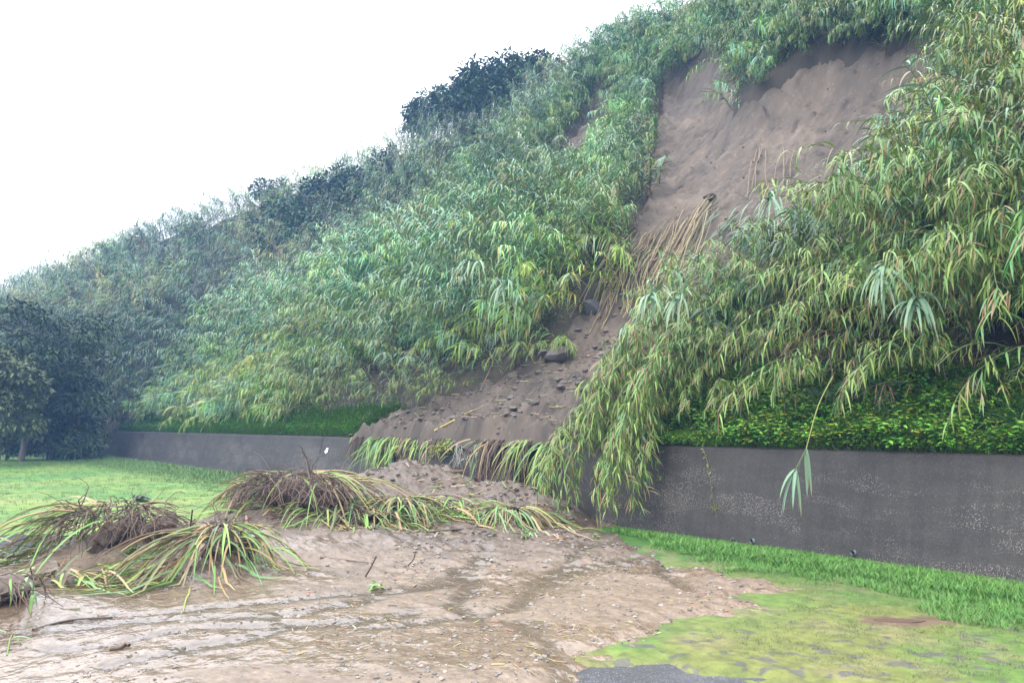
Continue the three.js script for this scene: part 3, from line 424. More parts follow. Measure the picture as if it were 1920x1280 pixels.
belt([[512, 350, 38], [545, 385, 42], [595, 350, 45], [600, 390, 45], [655, 330, 42], [655, 375, 45], [705, 315, 40], [700, 365, 42], [745, 290, 38], [575, 425, 40], [640, 410, 42], [765, 335, 36], [815, 300, 38], [868, 275, 38], [905, 240, 40], [485, 420, 34], [530, 440, 38]], 'dark_shrub', 'dark', 'dark blue green shrub in the band below the hill crest', 'shrub', 'dark shrubs across the upper slope');
belt([[215, 450, 38], [255, 420, 32], [290, 388, 20], [180, 490, 36], [230, 505, 45], [275, 540, 42], [315, 495, 40], [125, 525, 36], [150, 565, 32], [90, 545, 26], [380, 445, 36], [350, 405, 34]], 'misty_shrub', 'shrub', 'misty green shrub on the far left hillside', 'shrub', 'shrubs on the far left hillside');
{ const h = onHill(862, 365, 0.6); plant('leafy_bush', 'bush', h[0], h[1], 1.15, 'bright yellow green leafy bush on the slope left of the small slip', 'bush'); }
{ const h = onHill(335, 530, 0.3); plant('leafy_bush', 'bush', h[0], h[1], 1.3, 'small dark green bush at the top of the left cane thicket', 'bush'); }
function bigTree(x, y, height, rx, sq, cols, label, lean, low) {  // tall tree: bare leaning trunk, spreading layered crown
  const b = ground(x, y), g = thing('tall_tree', b, label, 'tree'), tr = new Geo(), n = 8, pts = many(n + 1, (k) => V(Math.sin(k * 1.1) * 0.12 + lean * k / n, height * 0.74 * k / n - 0.1, Math.cos(k * 0.8) * 0.1)); tr.tube(pts, pts.map((_, k) => lerp(0.14, 0.06, k / n)), 8, pts.map(() => jit([0.085, 0.075, 0.07], 0.25)));
  mesh('trunk', tr.make(), M.wood, g); const crown = new Geo();
  for (let j = 0; j < (rx > 3 ? 80 : 40); j++) {
    const a = R(0, 6.28), rr = Math.sqrt(rnd()) * rx, hgt = lerp(low, 1, rnd()), c = V(lean + Math.cos(a) * rr, height * hgt - sq * (rr / rx) ** 2 - 0.3, Math.sin(a) * rr * 0.8), f = pts[3 + Math.floor(R(0, 5.9))];
    if (j % 3 === 0) { const br = new Geo(), q = [f, f.clone().lerp(c, 0.5).add(V(0, 0.2, 0)), c]; br.tube(q, [0.04, 0.025, 0.008], 5, q.map(() => [0.05, 0.044, 0.04])); mesh('limb', br.make(), M.wood, g); }
    for (let k = 0; k < 190; k++) { const o = V(R(-1, 1), R(-1, 1), R(-1, 1)).normalize(), p = c.clone().add(V(o.x * 0.75, o.y * 0.36, o.z * 0.75).multiplyScalar(Math.cbrt(rnd()) * R(0.6, 1.15))), col = jit(pick(cols), 0.3); addLeaf(crown, p, o.add(V(R(-1, 1), R(-0.6, 0.4), R(-1, 1))).normalize(), R(0.14, 0.26), R(0.08, 0.13), 0.6, col, col, 2); }
  }
  mesh('crown', crown.make(), M.matte, g, 'stuff'); return g;
}
bigTree(40, 866, 7.6, 4.0, 1.3, [[0.026, 0.052, 0.022], [0.034, 0.064, 0.026], [0.044, 0.078, 0.03]], 'tall dark spreading tree with bare trunk beyond the left end of the wall', -0.2, 0.55);
bigTree(-8, 876, 5.2, 1.7, 0.8, [[0.06, 0.085, 0.03], [0.05, 0.075, 0.03], [0.09, 0.11, 0.03]], 'smaller yellowish tree cut by the left edge of the view', -0.5, 0.42);
{ const sh = many(3, () => crownGeo(1500, 1, 0.9, 0.2, [[0.03, 0.062, 0.028], [0.04, 0.08, 0.034], [0.055, 0.10, 0.04]], 11)[0]), stub = new Geo(); stub.tube([V(0, -0.8, 0), V(0.05, -0.2, 0), V(0, 0.3, 0)], [0.05, 0.04, 0.02], 5, many(3, () => [0.05, 0.045, 0.04])); const sg = stub.make();
  [[60, 800, 1.5, 'left of the tree trunk'], [95, 838, 1.2, 'lowest, at the lawn edge'], [128, 800, 1.5, 'in the middle of the row'], [160, 838, 1.1, 'touching the end of the wall'], [150, 750, 1.5, 'highest, above the wall end'], [85, 740, 1.6, 'behind the tree trunk'], [20, 830, 1.2, 'at the left edge of the view']].forEach(([x, y, r, say], i) => { const b = ground(x, 862), w = 36 + (i % 3), p = V(b.x * w / project(b)[2], EYE - (y - 796) / FPX * w, -w), g = thing('dark_shrub', p, 'dark shrub in the shade beyond the wall end, ' + say, 'shrub', 'shaded shrubs beyond the wall end'); g.scale.set(r, r, r); g.rotation.y = R(0, 6); mesh('trunk', sg, M.wood, g); mesh('crown', sh[i % 3], M.matte, g, 'stuff'); }); }
// ------------------------------------------------------------------ canes and plants that stand out one by one
function leafMesh(p, d, len, wid, droop, col, tip, seg, parent, floor, name = 'leaf') {  // one strap leaf; with floor it comes to lie on the ground
  const g = new Geo(), pts = [p.clone()], q = p.clone(), e = d.clone().normalize();
  for (let k = 0; k < seg; k++) { e.addScaledVector(DOWN, droop / seg).normalize(); q.addScaledVector(e, len / seg); if (floor) { const y = gy(q.x, q.z) + 0.015 + 0.02 * rnd(); if (q.y < y) { q.y = y; e.y = Math.max(e.y, -0.1); e.normalize(); } } pts.push(q.clone()); }
  const side = V().crossVectors(d, UP); if (side.lengthSq() < 1e-4) side.set(1, 0, 0); side.normalize().applyAxisAngle(d.clone().normalize(), R(-0.9, 0.9));
  const w = pts.map((_, k) => { const t = k / seg; return wid * 0.5 * Math.min(1, 0.6 + 1.8 * t) * Math.pow(1 - t, 0.55); }), cols = pts.map((_, k) => { const t = k / seg; return mix(col, tip, t > 0.65 ? (t - 0.65) * 2 : 0); }), o = pts[0].clone();
  pts.forEach((x) => x.sub(o)); g.vee(pts, side, V().crossVectors(side, d).normalize(), w, cols); const m = mesh(name, g.make(), M.leaf, parent); m.position.copy(o).sub(parent.position); return m;
}
function stick(pts, r0, r1, col, parent, name = 'stem', sides = 6) { const g = new Geo(), o = parent === scene ? pts[0].clone() : parent.position; g.tube(pts.map((p) => p.clone().sub(o)), pts.map((_, k) => lerp(r0, r1, k / (pts.length - 1))), sides, pts.map(() => jit(col, 0.12))); const m = mesh(name, g.make(), M.wood, parent); if (parent === scene) m.position.copy(o); return m; }
const curve = (pts, n) => new THREE.CatmullRomCurve3(pts).getPoints(n);
const atPx = (x, y, depth) => { const r = ray(x, y); return r.multiplyScalar(depth).add(camera.position); };
function fanCane(root, tip, dirTip, nLeaf, len, wid, col, label, group) {   // a leafy cane end: stem from root to tip, leaves streaming from the tip
  const g = thing('leafy_cane', root, label, 'cane', group), mid = root.clone().lerp(tip, 0.55).add(V(0, 0.35, 0)), c = curve([root, mid, tip], 10); stick(c, 0.013, 0.006, C.stem, g);
  for (let i = 0; i < nLeaf; i++) { const s = 1 - 0.3 * i / nLeaf * R(0.7, 1.1), f = s * 10, k = Math.min(9, Math.floor(f)), p = c[k].clone().lerp(c[k + 1], f - k), d = dirTip.clone().add(V(R(-0.35, 0.75), R(-0.35, 0.45), R(-0.4, 0.3))).normalize(); const cc = jit(col, 0.15); leafMesh(p, d, len * R(0.65, 1.1), wid * R(0.7, 1.1), R(1.8, 3.2), cc, rnd() < 0.3 ? C.dry : cc, 6, g); }
  return g;
}
const PALE = [0.18, 0.31, 0.185];
for (const [x, y, dep, rx, ry, n, len, lab] of [
  [1648, 520, 9.9, 60, -60, 13, 0.72, 'pale cane end with long leaves streaming down, front of the right thicket'],
  [1716, 572, 9.5, 50, -40, 12, 0.62, 'lowest pale cane fan hanging out of the right thicket'],
  [1745, 445, 10.9, 70, -50, 10, 0.5, 'pale leaf fan above the two hanging fans of the right thicket'],
  [1440, 375, 14.2, 80, -30, 13, 0.85, 'pale windblown cane crown standing out at the right edge of the scar'],
  [1215, 560, 12.9, 60, -60, 13, 0.75, 'whitish cane crown at the left tip of the right thicket'],
  [1270, 565, 12.4, 60, -50, 11, 0.65, 'pale drooping cane crown beside the left tip of the right thicket'],
  [900, 490, 17.5, -70, -20, 14, 0.75, 'pale arched cane with hanging comb of leaves above the mud chute'],
  [955, 525, 17.0, -60, 40, 12, 0.75, 'second pale arched cane above the left edge of the mud chute'],
]) { const tip = atPx(x, y, dep); fanCane(atPx(x + rx, y - ry * -1 + 90, dep + 0.6), tip, V(-0.5, 0.1, 0.4), n + 4, len, 0.066, PALE, lab, 'pale cane crowns standing out of the thickets'); }
{ // broken cane dangling over the wall
  const a = atPx(1555, 660, 10.6), k = atPx(1562, 706, 10.25), b = atPx(1535, 760, 9.95), c = atPx(1512, 842, 9.62), g = thing('broken_cane', a, 'snapped cane dangling over the right wall with one tuft of pale leaves', 'cane'); stick(curve([a, k], 3), 0.010, 0.008, C.brown, g); stick(curve([k, b, c], 8), 0.009, 0.006, [0.22, 0.24, 0.07], g);
  const e = atPx(1492, 880, 9.5); stick(curve([c, e], 3), 0.006, 0.004, C.stem, g); for (let i = 0; i < 11; i++) leafMesh((i < 4 ? c : e).clone(), V(R(-0.35, 0.25), R(-0.9, -0.1), R(0, 0.25)), R(0.36, 0.62), 0.05, 1.6, jit(PALE, 0.12), rnd() < 0.4 ? C.dry : PALE, 6, g);
}
{ // hanging stalks below the overhang
  for (const [x, y, x2, y2, dep, lab] of [[1420, 900, 1443, 1000, 12.2, 'thin pale stalk leaning on the wall foot beside the draped canes'], [1160, 880, 1178, 925, 12.4, 'short pale stalk hanging in front of the draped canes'], [1180, 700, 1226, 830, 12.2, 'bare cane hanging under the left tip of the right thicket']]) { const a = atPx(x === 1420 ? 1115 : x, y, dep), b = atPx(x === 1420 ? 1128 : x2, y2, dep - 0.2), m = stick(curve([a, a.clone().lerp(b, 0.5).add(V(0.02, 0, 0)), b], 5), 0.008, 0.005, C.straw, scene, 'hanging_stalk'); tag(m, lab, 'stalk'); }
}
{ // creepers on the right wall
  const leaf = (() => { const s = new THREE.Shape(); s.moveTo(0, 0); s.quadraticCurveTo(0.022, 0.012, 0, 0.05); s.quadraticCurveTo(-0.022, 0.012, 0, 0); const g = new THREE.ExtrudeGeometry(s, { depth: 0.001, bevelEnabled: false, curveSegments: 5 }); return g; })(), lm = new THREE.MeshStandardMaterial({ color: new THREE.Color().setRGB(0.13, 0.16, 0.03), roughness: 0.5 });
  const onWall = (x, y) => { const r = ray(x, y); for (let t = 6; t < 60; t += 0.01) { const p = r.clone().multiplyScalar(t).add(camera.position), [, D] = uD(p); if (D > FOOT + 0.4 * p.y / WALL_H - 0.02) return p; } };
  for (const [l, lab] of [[[[1318, 840], [1328, 870], [1333, 905], [1338, 940], [1345, 968]], 'thin yellowing creeper hanging down the right wall'], [[[1240, 845], [1234, 870], [1237, 905]], 'short creeper on the right wall beside the draped canes'], [[[1150, 905], [1160, 940], [1152, 985]], 'dark creeper on the wall behind the draped canes']]) {
    const pts = curve(l.map(([x, y]) => onWall(x, y)), 16), g = thing('creeper', pts[0], lab, 'vine'); stick(pts, 0.005, 0.003, [0.14, 0.10, 0.05], g);
    for (let i = 0; i < 22; i++) { const m = mesh('leaf', leaf, lm, g); m.position.copy(pick(pts)).sub(g.position).add(V(R(-0.04, 0.04), R(-0.02, 0.02), 0.015)); m.rotation.set(R(-0.5, 0.5), R(-0.8, 0.4), R(0, 6.28)); m.scale.setScalar(R(0.7, 1.3)); }
  }
  const p = onWall(612, 845), s = new THREE.Shape(); for (let i = 0; i <= 22; i++) { const a = i / 22 * 6.283, r = 0.085 * (0.62 + 0.55 * vn(i % 22 * 0.9, 4)), X = Math.cos(a) * r, Y = Math.sin(a) * r * 1.15; i ? s.lineTo(X, Y) : s.moveTo(X, Y); }
  const m = mesh('splash_mark', new THREE.ExtrudeGeometry(s, { depth: 0.004, bevelEnabled: false }), new THREE.MeshStandardMaterial({ color: 0xdfe6e4, roughness: 0.6 })); m.position.copy(p); m.lookAt(p.clone().add(V(-AX, 0.3, AZ))); tag(m, 'small white splash mark on the left part of the wall', 'mark');
}
{ // round leaved plants under the overhang
  const mat = new THREE.MeshStandardMaterial({ color: new THREE.Color().setRGB(0.035, 0.10, 0.03), roughness: 0.5, side: THREE.DoubleSide });
  const lg = (() => { const g = new Geo(), n = 18; g.v(V(0, -0.015, 0), [1, 1, 1]); for (let k = 0; k <= n; k++) { const a = 0.25 + k / n * (6.283 - 0.5), r = 0.13 * (1 + 0.06 * Math.sin(a * 9)); g.v(V(Math.sin(a) * r, 0.012 * Math.sin(a * 5), Math.cos(a) * r), [1, 1, 1]); } for (let k = 0; k < n; k++) g.i.push(0, k + 1, k + 2); return g.make(); })();
  for (const [x, y, n, lab] of [[1585, 745, 5, 'round leaved plant below the overhanging canes, beside the snapped cane'], [1515, 755, 4, 'round leaved plant left of the snapped cane'], [1640, 720, 4, 'round leaved plant right of the snapped cane, under the thicket']]) { const h = onHill(x, y, 0.25); if (!h) continue; const g = thing('butterbur', at(h[0], h[1], hillY(h[0], h[1])), lab, 'plant', 'round leaved plants on the right bank'); for (let i = 0; i < n; i++) { const a = R(0, 6.28), e = V(Math.cos(a) * R(0.08, 0.24), R(0.22, 0.38), Math.sin(a) * R(0.08, 0.24)); stick([g.position.clone(), g.position.clone().add(e)], 0.006, 0.005, [0.06, 0.1, 0.03], g, 'stalk'); const m = mesh('leaf', lg, mat, g); m.position.copy(e); m.rotation.set(R(0.3, 0.8), R(-0.5, 0.5), R(-0.2, 0.2)); m.scale.setScalar(R(0.7, 1.15)); } }
  const h = onHill(1925, 800, 0.1), b = at(h[0], h[1], hillY(h[0], h[1])), g = thing('grass_clump', b, 'large tuft of arching blady grass above the wall at the right edge', 'grass tuft'); for (let i = 0; i < 60; i++) { const a = R(0, 6.28), c = jit([0.09, 0.19, 0.075], 0.2); leafMesh(b.clone(), V(Math.cos(a) * 0.6, 1, Math.sin(a) * 0.6), R(0.6, 1.05), 0.02, R(1, 2.2), c, c, 6, g, false, 'blade'); }
}
{ // sapling at the head of the chute
  const h = onHill(1068, 560, 0), b = at(h[0], h[1], hillY(h[0], h[1]) - 0.1), dep = project(b)[2], g = thing('sapling', b, 'slender dark stemmed sapling with yellow green leaves at the head of the chute', 'sapling'); const t = [[1062, 520], [1052, 490], [1060, 455]].map(([x, y]) => atPx(x, y, dep)), t2 = [[1040, 500], [1028, 470]].map(([x, y]) => atPx(x, y, dep)); stick(curve([b, ...t], 10), 0.03, 0.01, [0.03, 0.026, 0.022], g, 'trunk'); stick(curve([t[0].clone().lerp(b, 0.4), ...t2], 8), 0.016, 0.007, [0.03, 0.026, 0.022], g, 'limb');
  for (const [x, y, r, c] of [[1062, 458, 0.42, [[0.22, 0.30, 0.02], [0.17, 0.26, 0.03]]], [1035, 475, 0.36, LIGHT], [1048, 500, 0.3, LIGHT]]) { const cr = crownGeo(260, r, 0.7, 0.09, c, 5)[0]; const m = mesh('crown', cr, M.matte, g, 'stuff'); m.position.copy(atPx(x, y, dep)).sub(b); }
}

// ------------------------------------------------------------------ flattened straw coloured canes lying on the slope below the scar
{
  const lay = (x, y, x2, y2, lift) => { const a = onHill(x, y), b = onHill(x2, y2); if (!a || !b) return null; return many(7, (k) => { const u = lerp(a[0], b[0], k / 6) + R(-0.03, 0.03), D = lerp(a[1], b[1], k / 6); return at(u, D, Math.max(hillY(u, D), bareY(u, D)) + lift + 0.10 * Math.sin(k / 6 * 3.1)); }); };
  for (let i = 0; i < 110; i++) { const x = R(1165, 1345), y = 395 + (1330 - x) * R(0.35, 0.7) + R(-8, 30), L = R(70, 150), k = R(0.42, 0.62); const p = lay(x, y, x - L * (k + R(-0.22, 0.2)), y + L, R(0.03, 0.26)); if (!p) continue; const m = stick(p, R(0.010, 0.017), 0.008, pick([[0.3, 0.24, 0.13], [0.24, 0.18, 0.1], [0.34, 0.28, 0.17], [0.14, 0.1, 0.07], [0.17, 0.18, 0.08]]), scene, 'dry_cane', 5); tag(m, 'dry cane lying flattened on the slope below the scar, ' + (x < 1225 ? 'left end' : x < 1285 ? 'middle' : 'right end') + ' of the patch', 'cane', 'flattened dry canes below the scar'); }
  for (let i = 0; i < 26; i++) { const x = R(1130, 1260), y = R(500, 575), p = lay(x, y, x + R(-25, 15), y + R(40, 70), R(0.1, 0.3)); if (!p) continue; tag(stick(p, 0.013, 0.009, rnd() < 0.6 ? [0.34, 0.26, 0.12] : [0.16, 0.18, 0.06], scene, 'dry_cane', 5), 'dry cane bent down at the foot of the flattened patch', 'cane', 'dry canes at the foot of the flattened patch'); }
  for (let i = 0; i < 8; i++) { const x = R(1420, 1500), y = R(285, 320), p = lay(x, y, x + R(-22, 5), y + R(50, 90), 0.15); if (p) tag(stick(p, 0.016, 0.01, [0.2, 0.15, 0.1], scene, 'dry_cane', 5), 'dull brown dry cane hanging on the bare scar', 'cane', 'brown canes left on the scar face'); }
  const sp = [[1345, 400, 1440, 470, 60, 'flattened blue green cane leaves beside the straw canes below the scar'], [1085, 430, 1130, 500, 50, 'grey green cane leaves swept down at the left edge of the flattened canes']];
  for (const [x0, y0, x1, y1, n, lab] of sp) { const c = onHill((x0 + x1) / 2, (y0 + y1) / 2), g = thing('flattened_foliage', c[2], lab, 'cane leaves'); for (let i = 0; i < n; i++) { const x = R(x0, x1), y = R(y0, y1), h = onHill(x, y); if (!h) continue; const p = at(h[0], h[1], bareY(h[0], h[1]) + R(0.06, 0.25)), d = V(-AX, -0.75, AZ).add(V(R(-0.3, 0.1), R(-0.1, 0.3), R(-0.2, 0.2))); const cc = jit([0.11, 0.2, 0.12], 0.25); leafMesh(p, d, R(0.5, 1.0), 0.05, 0.3, cc, cc, 4, g); } }
}

// ------------------------------------------------------------------ boulders, clods
const rockMat = new THREE.MeshStandardMaterial({ vertexColors: true, roughness: 0.8, bumpMap: soilBump, bumpScale: 0.01 });
function rockGeo(s, col, cut = 9) { let g = mergeVertices(new THREE.IcosahedronGeometry(1, 4).deleteAttribute('normal').deleteAttribute('uv'), 1e-4); const p = g.attributes.position, pl = many(cut, () => [V(R(-1, 1), R(-1, 1), R(-1, 1)).normalize(), R(0.42, 0.78)]), q = V(), c = []; for (let i = 0; i < p.count; i++) { q.fromBufferAttribute(p, i); for (const [n, d] of pl) { const k = q.dot(n) - d; if (k > 0) q.addScaledVector(n, -k * 0.97); } q.multiplyScalar(1 + 0.08 * (fbm(q.x * 3 + s, q.y * 3 + q.z * 2.2, 3) - 0.5)); p.setXYZ(i, q.x, q.y, q.z); const v = 0.8 + 0.4 * fbm(q.x * 4 + s, q.y * 4 - q.z * 3, 3); c.push(col[0] * v, col[1] * v, col[2] * v); } g.setAttribute('color', new THREE.Float32BufferAttribute(c, 3)); g.setAttribute('uv', new THREE.Float32BufferAttribute(c.flatMap((_, i) => i % 3 ? [] : [p.getX(i / 3), p.getY(i / 3) + p.getZ(i / 3)]), 2)); g.computeVertexNormals(); return g; }
for (const [x, y, rp, sy, col, lab] of [
  [1106, 550, 24, 0.7, [0.075, 0.072, 0.078], 'dark slab of rock below the flattened canes at the head of the chute'],
  [1046, 678, 30, 0.7, [0.13, 0.115, 0.105], 'large brown boulder lying in the middle of the chute'],
  [1047, 637, 10, 0.6, [0.17, 0.155, 0.15], 'small pale stone stuck above the large boulder'],
  [1020, 672, 14, 0.9, [0.13, 0.115, 0.105], 'broken block touching the left side of the large boulder'],
  [1330, 366, 14, 0.7, [0.05, 0.042, 0.04], 'dark clod lying on the lower scar'],
  [1075, 560, 12, 0.8, [0.11, 0.085, 0.07], 'small clod left of the dark rock slab'],
  [1085, 600, 9, 0.7, [0.12, 0.1, 0.085], 'small stone in the chute below the dark rock slab'],
  [965, 700, 14, 0.6, [0.11, 0.09, 0.075], 'flat stone at the left edge of the chute below the boulder'],
  [1010, 715, 10, 0.7, [0.12, 0.1, 0.085], 'small stone just below the large boulder'],
]) { const h = onHill(x, y + rp * 0.5, 0.15); if (!h) continue; const w = project(h[2])[2], r = rp * w / FPX, m = mesh('boulder', rockGeo(x, col), rockMat); m.position.copy(at(h[0], h[1], bareY(h[0], h[1]) + r * sy * 0.35)); m.scale.set(r * 1.1, r * sy, r); m.rotation.set(R(-0.3, 0.3), R(0, 6.28), R(-0.3, 0.3)); tag(m, lab, 'rock'); }

// ------------------------------------------------------------------ uprooted cane clumps on the ground and over the wall
const GREENS = [[0.14, 0.31, 0.055], [0.18, 0.34, 0.055], [0.12, 0.27, 0.09], [0.24, 0.31, 0.06]];
function rootBall(parent, r, sq, col = [0.10, 0.073, 0.058]) { const g = rockGeo(rnd() * 50, col, 2), p = g.attributes.position; for (let i = 0; i < p.count; i++) { const k = 0.8 + 0.9 * (fbm(p.getX(i) * 2.2 + sq * 9, p.getY(i) * 2.6 + p.getZ(i) * 2.1, 3) - 0.5) + 0.5 * (fbm(p.getX(i) * 9, p.getY(i) * 9 + p.getZ(i) * 7, 3) - 0.5); p.setXYZ(i, p.getX(i) * k, p.getY(i) * k, p.getZ(i) * k); } g.computeVertexNormals(); const m = mesh('root_mass', g, rockMat, parent); m.scale.set(r[0] ?? r, sq, r[1] ?? r); return m; }
function uprooted(x, w, o) {
  const b = V(x, gy(x, -w), -w), g = thing('uprooted_cane', b, o.label, 'cane clump', 'uprooted cane clumps in the mud'); for (let j = 0; j < 4; j++) { const k = j ? R(0.35, 0.6) : 0.72, rm = rootBall(g, o.r.map((x) => x * k * R(0.8, 1.2)), o.h * k * R(0.8, 1.3)); rm.position.set(j ? R(-0.75, 0.75) * o.r[0] : 0, o.h * 0.15, j ? R(-0.8, 0.8) * o.r[1] : 0); rm.rotation.set(R(-0.3, 0.3), R(0, 6.28), R(-0.3, 0.3)); }
  const onBall = (a, e) => V(Math.cos(a) * Math.cos(e) * (o.r[0] ?? o.r), Math.sin(e) * o.h + o.h * 0.35, -Math.sin(a) * Math.cos(e) * (o.r[1] ?? o.r)).applyAxisAngle(UP, o.turn ?? 0).add(b);
  for (let i = 0; i < o.roots; i++) { const p = onBall(R(...(o.rootA ?? [3.4, 6.1])), R(0.1, 1.2)), d = p.clone().sub(b).setY(0).normalize(), q = [p]; const e = d.clone().multiplyScalar(0.5).add(V(R(-1, 1), R(-0.3, 0.8), R(-1, 1))).normalize(), c = p.clone(); for (let k = 0; k < 5; k++) { e.addScaledVector(DOWN, R(0, 0.5)).add(V(R(-0.5, 0.5), R(-0.3, 0.2), R(-0.5, 0.5))).normalize(); c.addScaledVector(e, R(0.05, 0.1) * (o.rs ?? 1)); c.y = Math.max(c.y, gy(c.x, c.z) + 0.01); q.push(c.clone()); } stick(q, R(0.005, 0.010), 0.003, rnd() < 0.5 ? [0.16, 0.11, 0.08] : [0.08, 0.055, 0.042], g, 'root', 4); }
  for (let i = 0; i < o.leaves * 1.35; i++) { const [a0, a1, L0, L1, up] = pick(o.flow), wild = rnd() < 0.3, a = R(a0, a1) + (wild ? R(-1.3, 1.3) : 0), p = onBall(a + R(-0.8, 0.8), R(0.2, 1.35)); if (rnd() < (o.loose ?? 0.55)) { p.add(V(Math.cos(a), 0, -Math.sin(a)).multiplyScalar(R(0.1, 0.7) * L0)).add(V(R(-0.25, 0.25), 0, R(-0.2, 0.2))); p.y = gy(p.x, p.z) + R(0.03, 0.2); } const d = V(Math.cos(a), R(-0.1, up * 0.65), -Math.sin(a)); const c = rnd() < 0.2 ? jit(mix(pick(GREENS), [0.13, 0.1, 0.07], 0.6)) : jit(pick(GREENS), 0.28), dry = rnd() < 0.36; leafMesh(p, d, R(L0, L1), R(0.02, 0.042), R(0.8, 3.0), dry ? jit(pick([C.dry, C.straw, [0.13, 0.095, 0.065]])) : c, rnd() < 0.4 ? C.dry : c, 8, g, true); }
  for (let i = 0; i < (o.stems ?? 0); i++) { const [a0, a1, L0, L1] = pick(o.flow), a = R(a0, a1), p = onBall(a, R(0.3, 1.2)), d = V(Math.cos(a), R(0.0, 0.5), -Math.sin(a)), q = leafLine(p, d, R(L0, L1) * 0.8, 6, 1.0); q.forEach((t) => { t.y = Math.max(t.y, gy(t.x, t.z) + 0.02); }); stick(q, 0.011, 0.006, pick([C.straw, [0.2, 0.23, 0.08], [0.13, 0.09, 0.06]]), g, 'stem', 5); }
  return g;
}
uprooted(-2.35, 11.5, { label: 'strewn tangle of green leaves and stems between the middle clump and the mound', r: [0.5, 0.3], h: 0.1, roots: 40, leaves: 120, stems: 22, loose: 0.85, flow: [[-0.6, 0.8, 0.5, 1.1, 0.5], [2.6, 3.8, 0.4, 0.9, 0.5], [4.2, 5.6, 0.4, 0.8, 0.4], [1.0, 2.2, 0.4, 0.9, 0.5]] });
uprooted(-0.95, 12.6, { label: 'muddy strewn canes in the middle of the mound foot', r: [0.4, 0.25], h: 0.08, roots: 50, leaves: 60, stems: 24, loose: 0.8, flow: [[-0.5, 0.5, 0.4, 0.9, 0.3], [3.6, 5.8, 0.3, 0.8, 0.3], [2.4, 3.6, 0.4, 0.8, 0.3]] });
uprooted(-3.75, 12.3, { label: 'leafy cane tops heaped behind the tangled brown roots', r: [0.5, 0.3], h: 0.22, roots: 20, leaves: 90, stems: 18, loose: 0.6, flow: [[0.6, 2.6, 0.5, 1.0, 0.9], [2.6, 4.0, 0.5, 1.0, 0.6], [-0.4, 0.6, 0.6, 1.1, 0.8]] });
uprooted(-4.4, 8.85, { label: 'uprooted cane clump at far left with brown root mass and leaves streaming left', r: [0.66, 0.34], h: 0.26, roots: 150, rs: 1.3, rootA: [3.6, 6.2], leaves: 105, stems: 16, flow: [[2.5, 3.9, 0.8, 1.4, 0.9], [2.6, 3.6, 0.9, 1.5, 0.6], [1.5, 2.8, 0.4, 0.9, 0.8], [0.6, 2.6, 0.3, 0.7, 0.6]] });
uprooted(-3.05, 8.35, { label: 'uprooted cane clump with long green leaves flowing down towards the front', r: [0.36, 0.3], h: 0.2, roots: 50, rootA: [4.5, 6.5], leaves: 115, stems: 22, flow: [[3.4, 4.4, 0.8, 1.4, 0.5], [3.5, 4.2, 0.9, 1.5, 0.4], [4.6, 5.6, 0.5, 0.8, 0.5], [5.6, 6.6, 0.4, 0.7, 0.5]] });
uprooted(-3.1, 11.6, { label: 'uprooted cane clump with tangled brown roots in the middle of the debris', r: [0.8, 0.45], h: 0.34, roots: 220, rs: 1.5, rootA: [3.3, 6.0], leaves: 100, stems: 26, flow: [[-0.3, 0.6, 0.8, 1.5, 0.7], [1.0, 2.8, 0.5, 1.0, 0.8], [2.6, 3.5, 0.5, 0.9, 0.6], [5.4, 6.4, 0.7, 1.2, 0.5]] });
uprooted(-1.7, 11.9, { label: 'flattened cane clump half buried in mud below the mound at the wall', r: [0.45, 0.3], h: 0.12, roots: 26, leaves: 110, stems: 14, flow: [[2.8, 4.2, 0.6, 1.1, 0.4], [4.3, 5.6, 0.4, 0.8, 0.5], [-0.4, 0.6, 0.6, 1.1, 0.3]] });
uprooted(-0.1, 12.3, { label: 'flattened cane clump at the foot of the wall beside the draped canes', r: [0.6, 0.3], h: 0.1, roots: 20, leaves: 85, stems: 20, flow: [[5.2, 6.1, 0.6, 1.2, 0.5], [4.2, 5.3, 0.4, 0.9, 0.5], [3.2, 4.2, 0.4, 0.8, 0.4]] });
uprooted(-4.35, 7.75, { label: 'short bunch of leaves half buried in mud near the left edge', r: [0.3, 0.25], h: 0.1, roots: 8, leaves: 34, stems: 2, flow: [[5.4, 6.6, 0.4, 0.7, 0.4], [2.5, 3.6, 0.3, 0.6, 0.4], [4.2, 5.2, 0.3, 0.5, 0.3]] });
uprooted(-4.2, 6.6, { label: 'low heap of dark soil and twigs at the left edge of the foreground', r: [0.5, 0.34], h: 0.16, roots: 30, leaves: 6, stems: 3, flow: [[4.2, 5.6, 0.2, 0.35, 0.5]] });
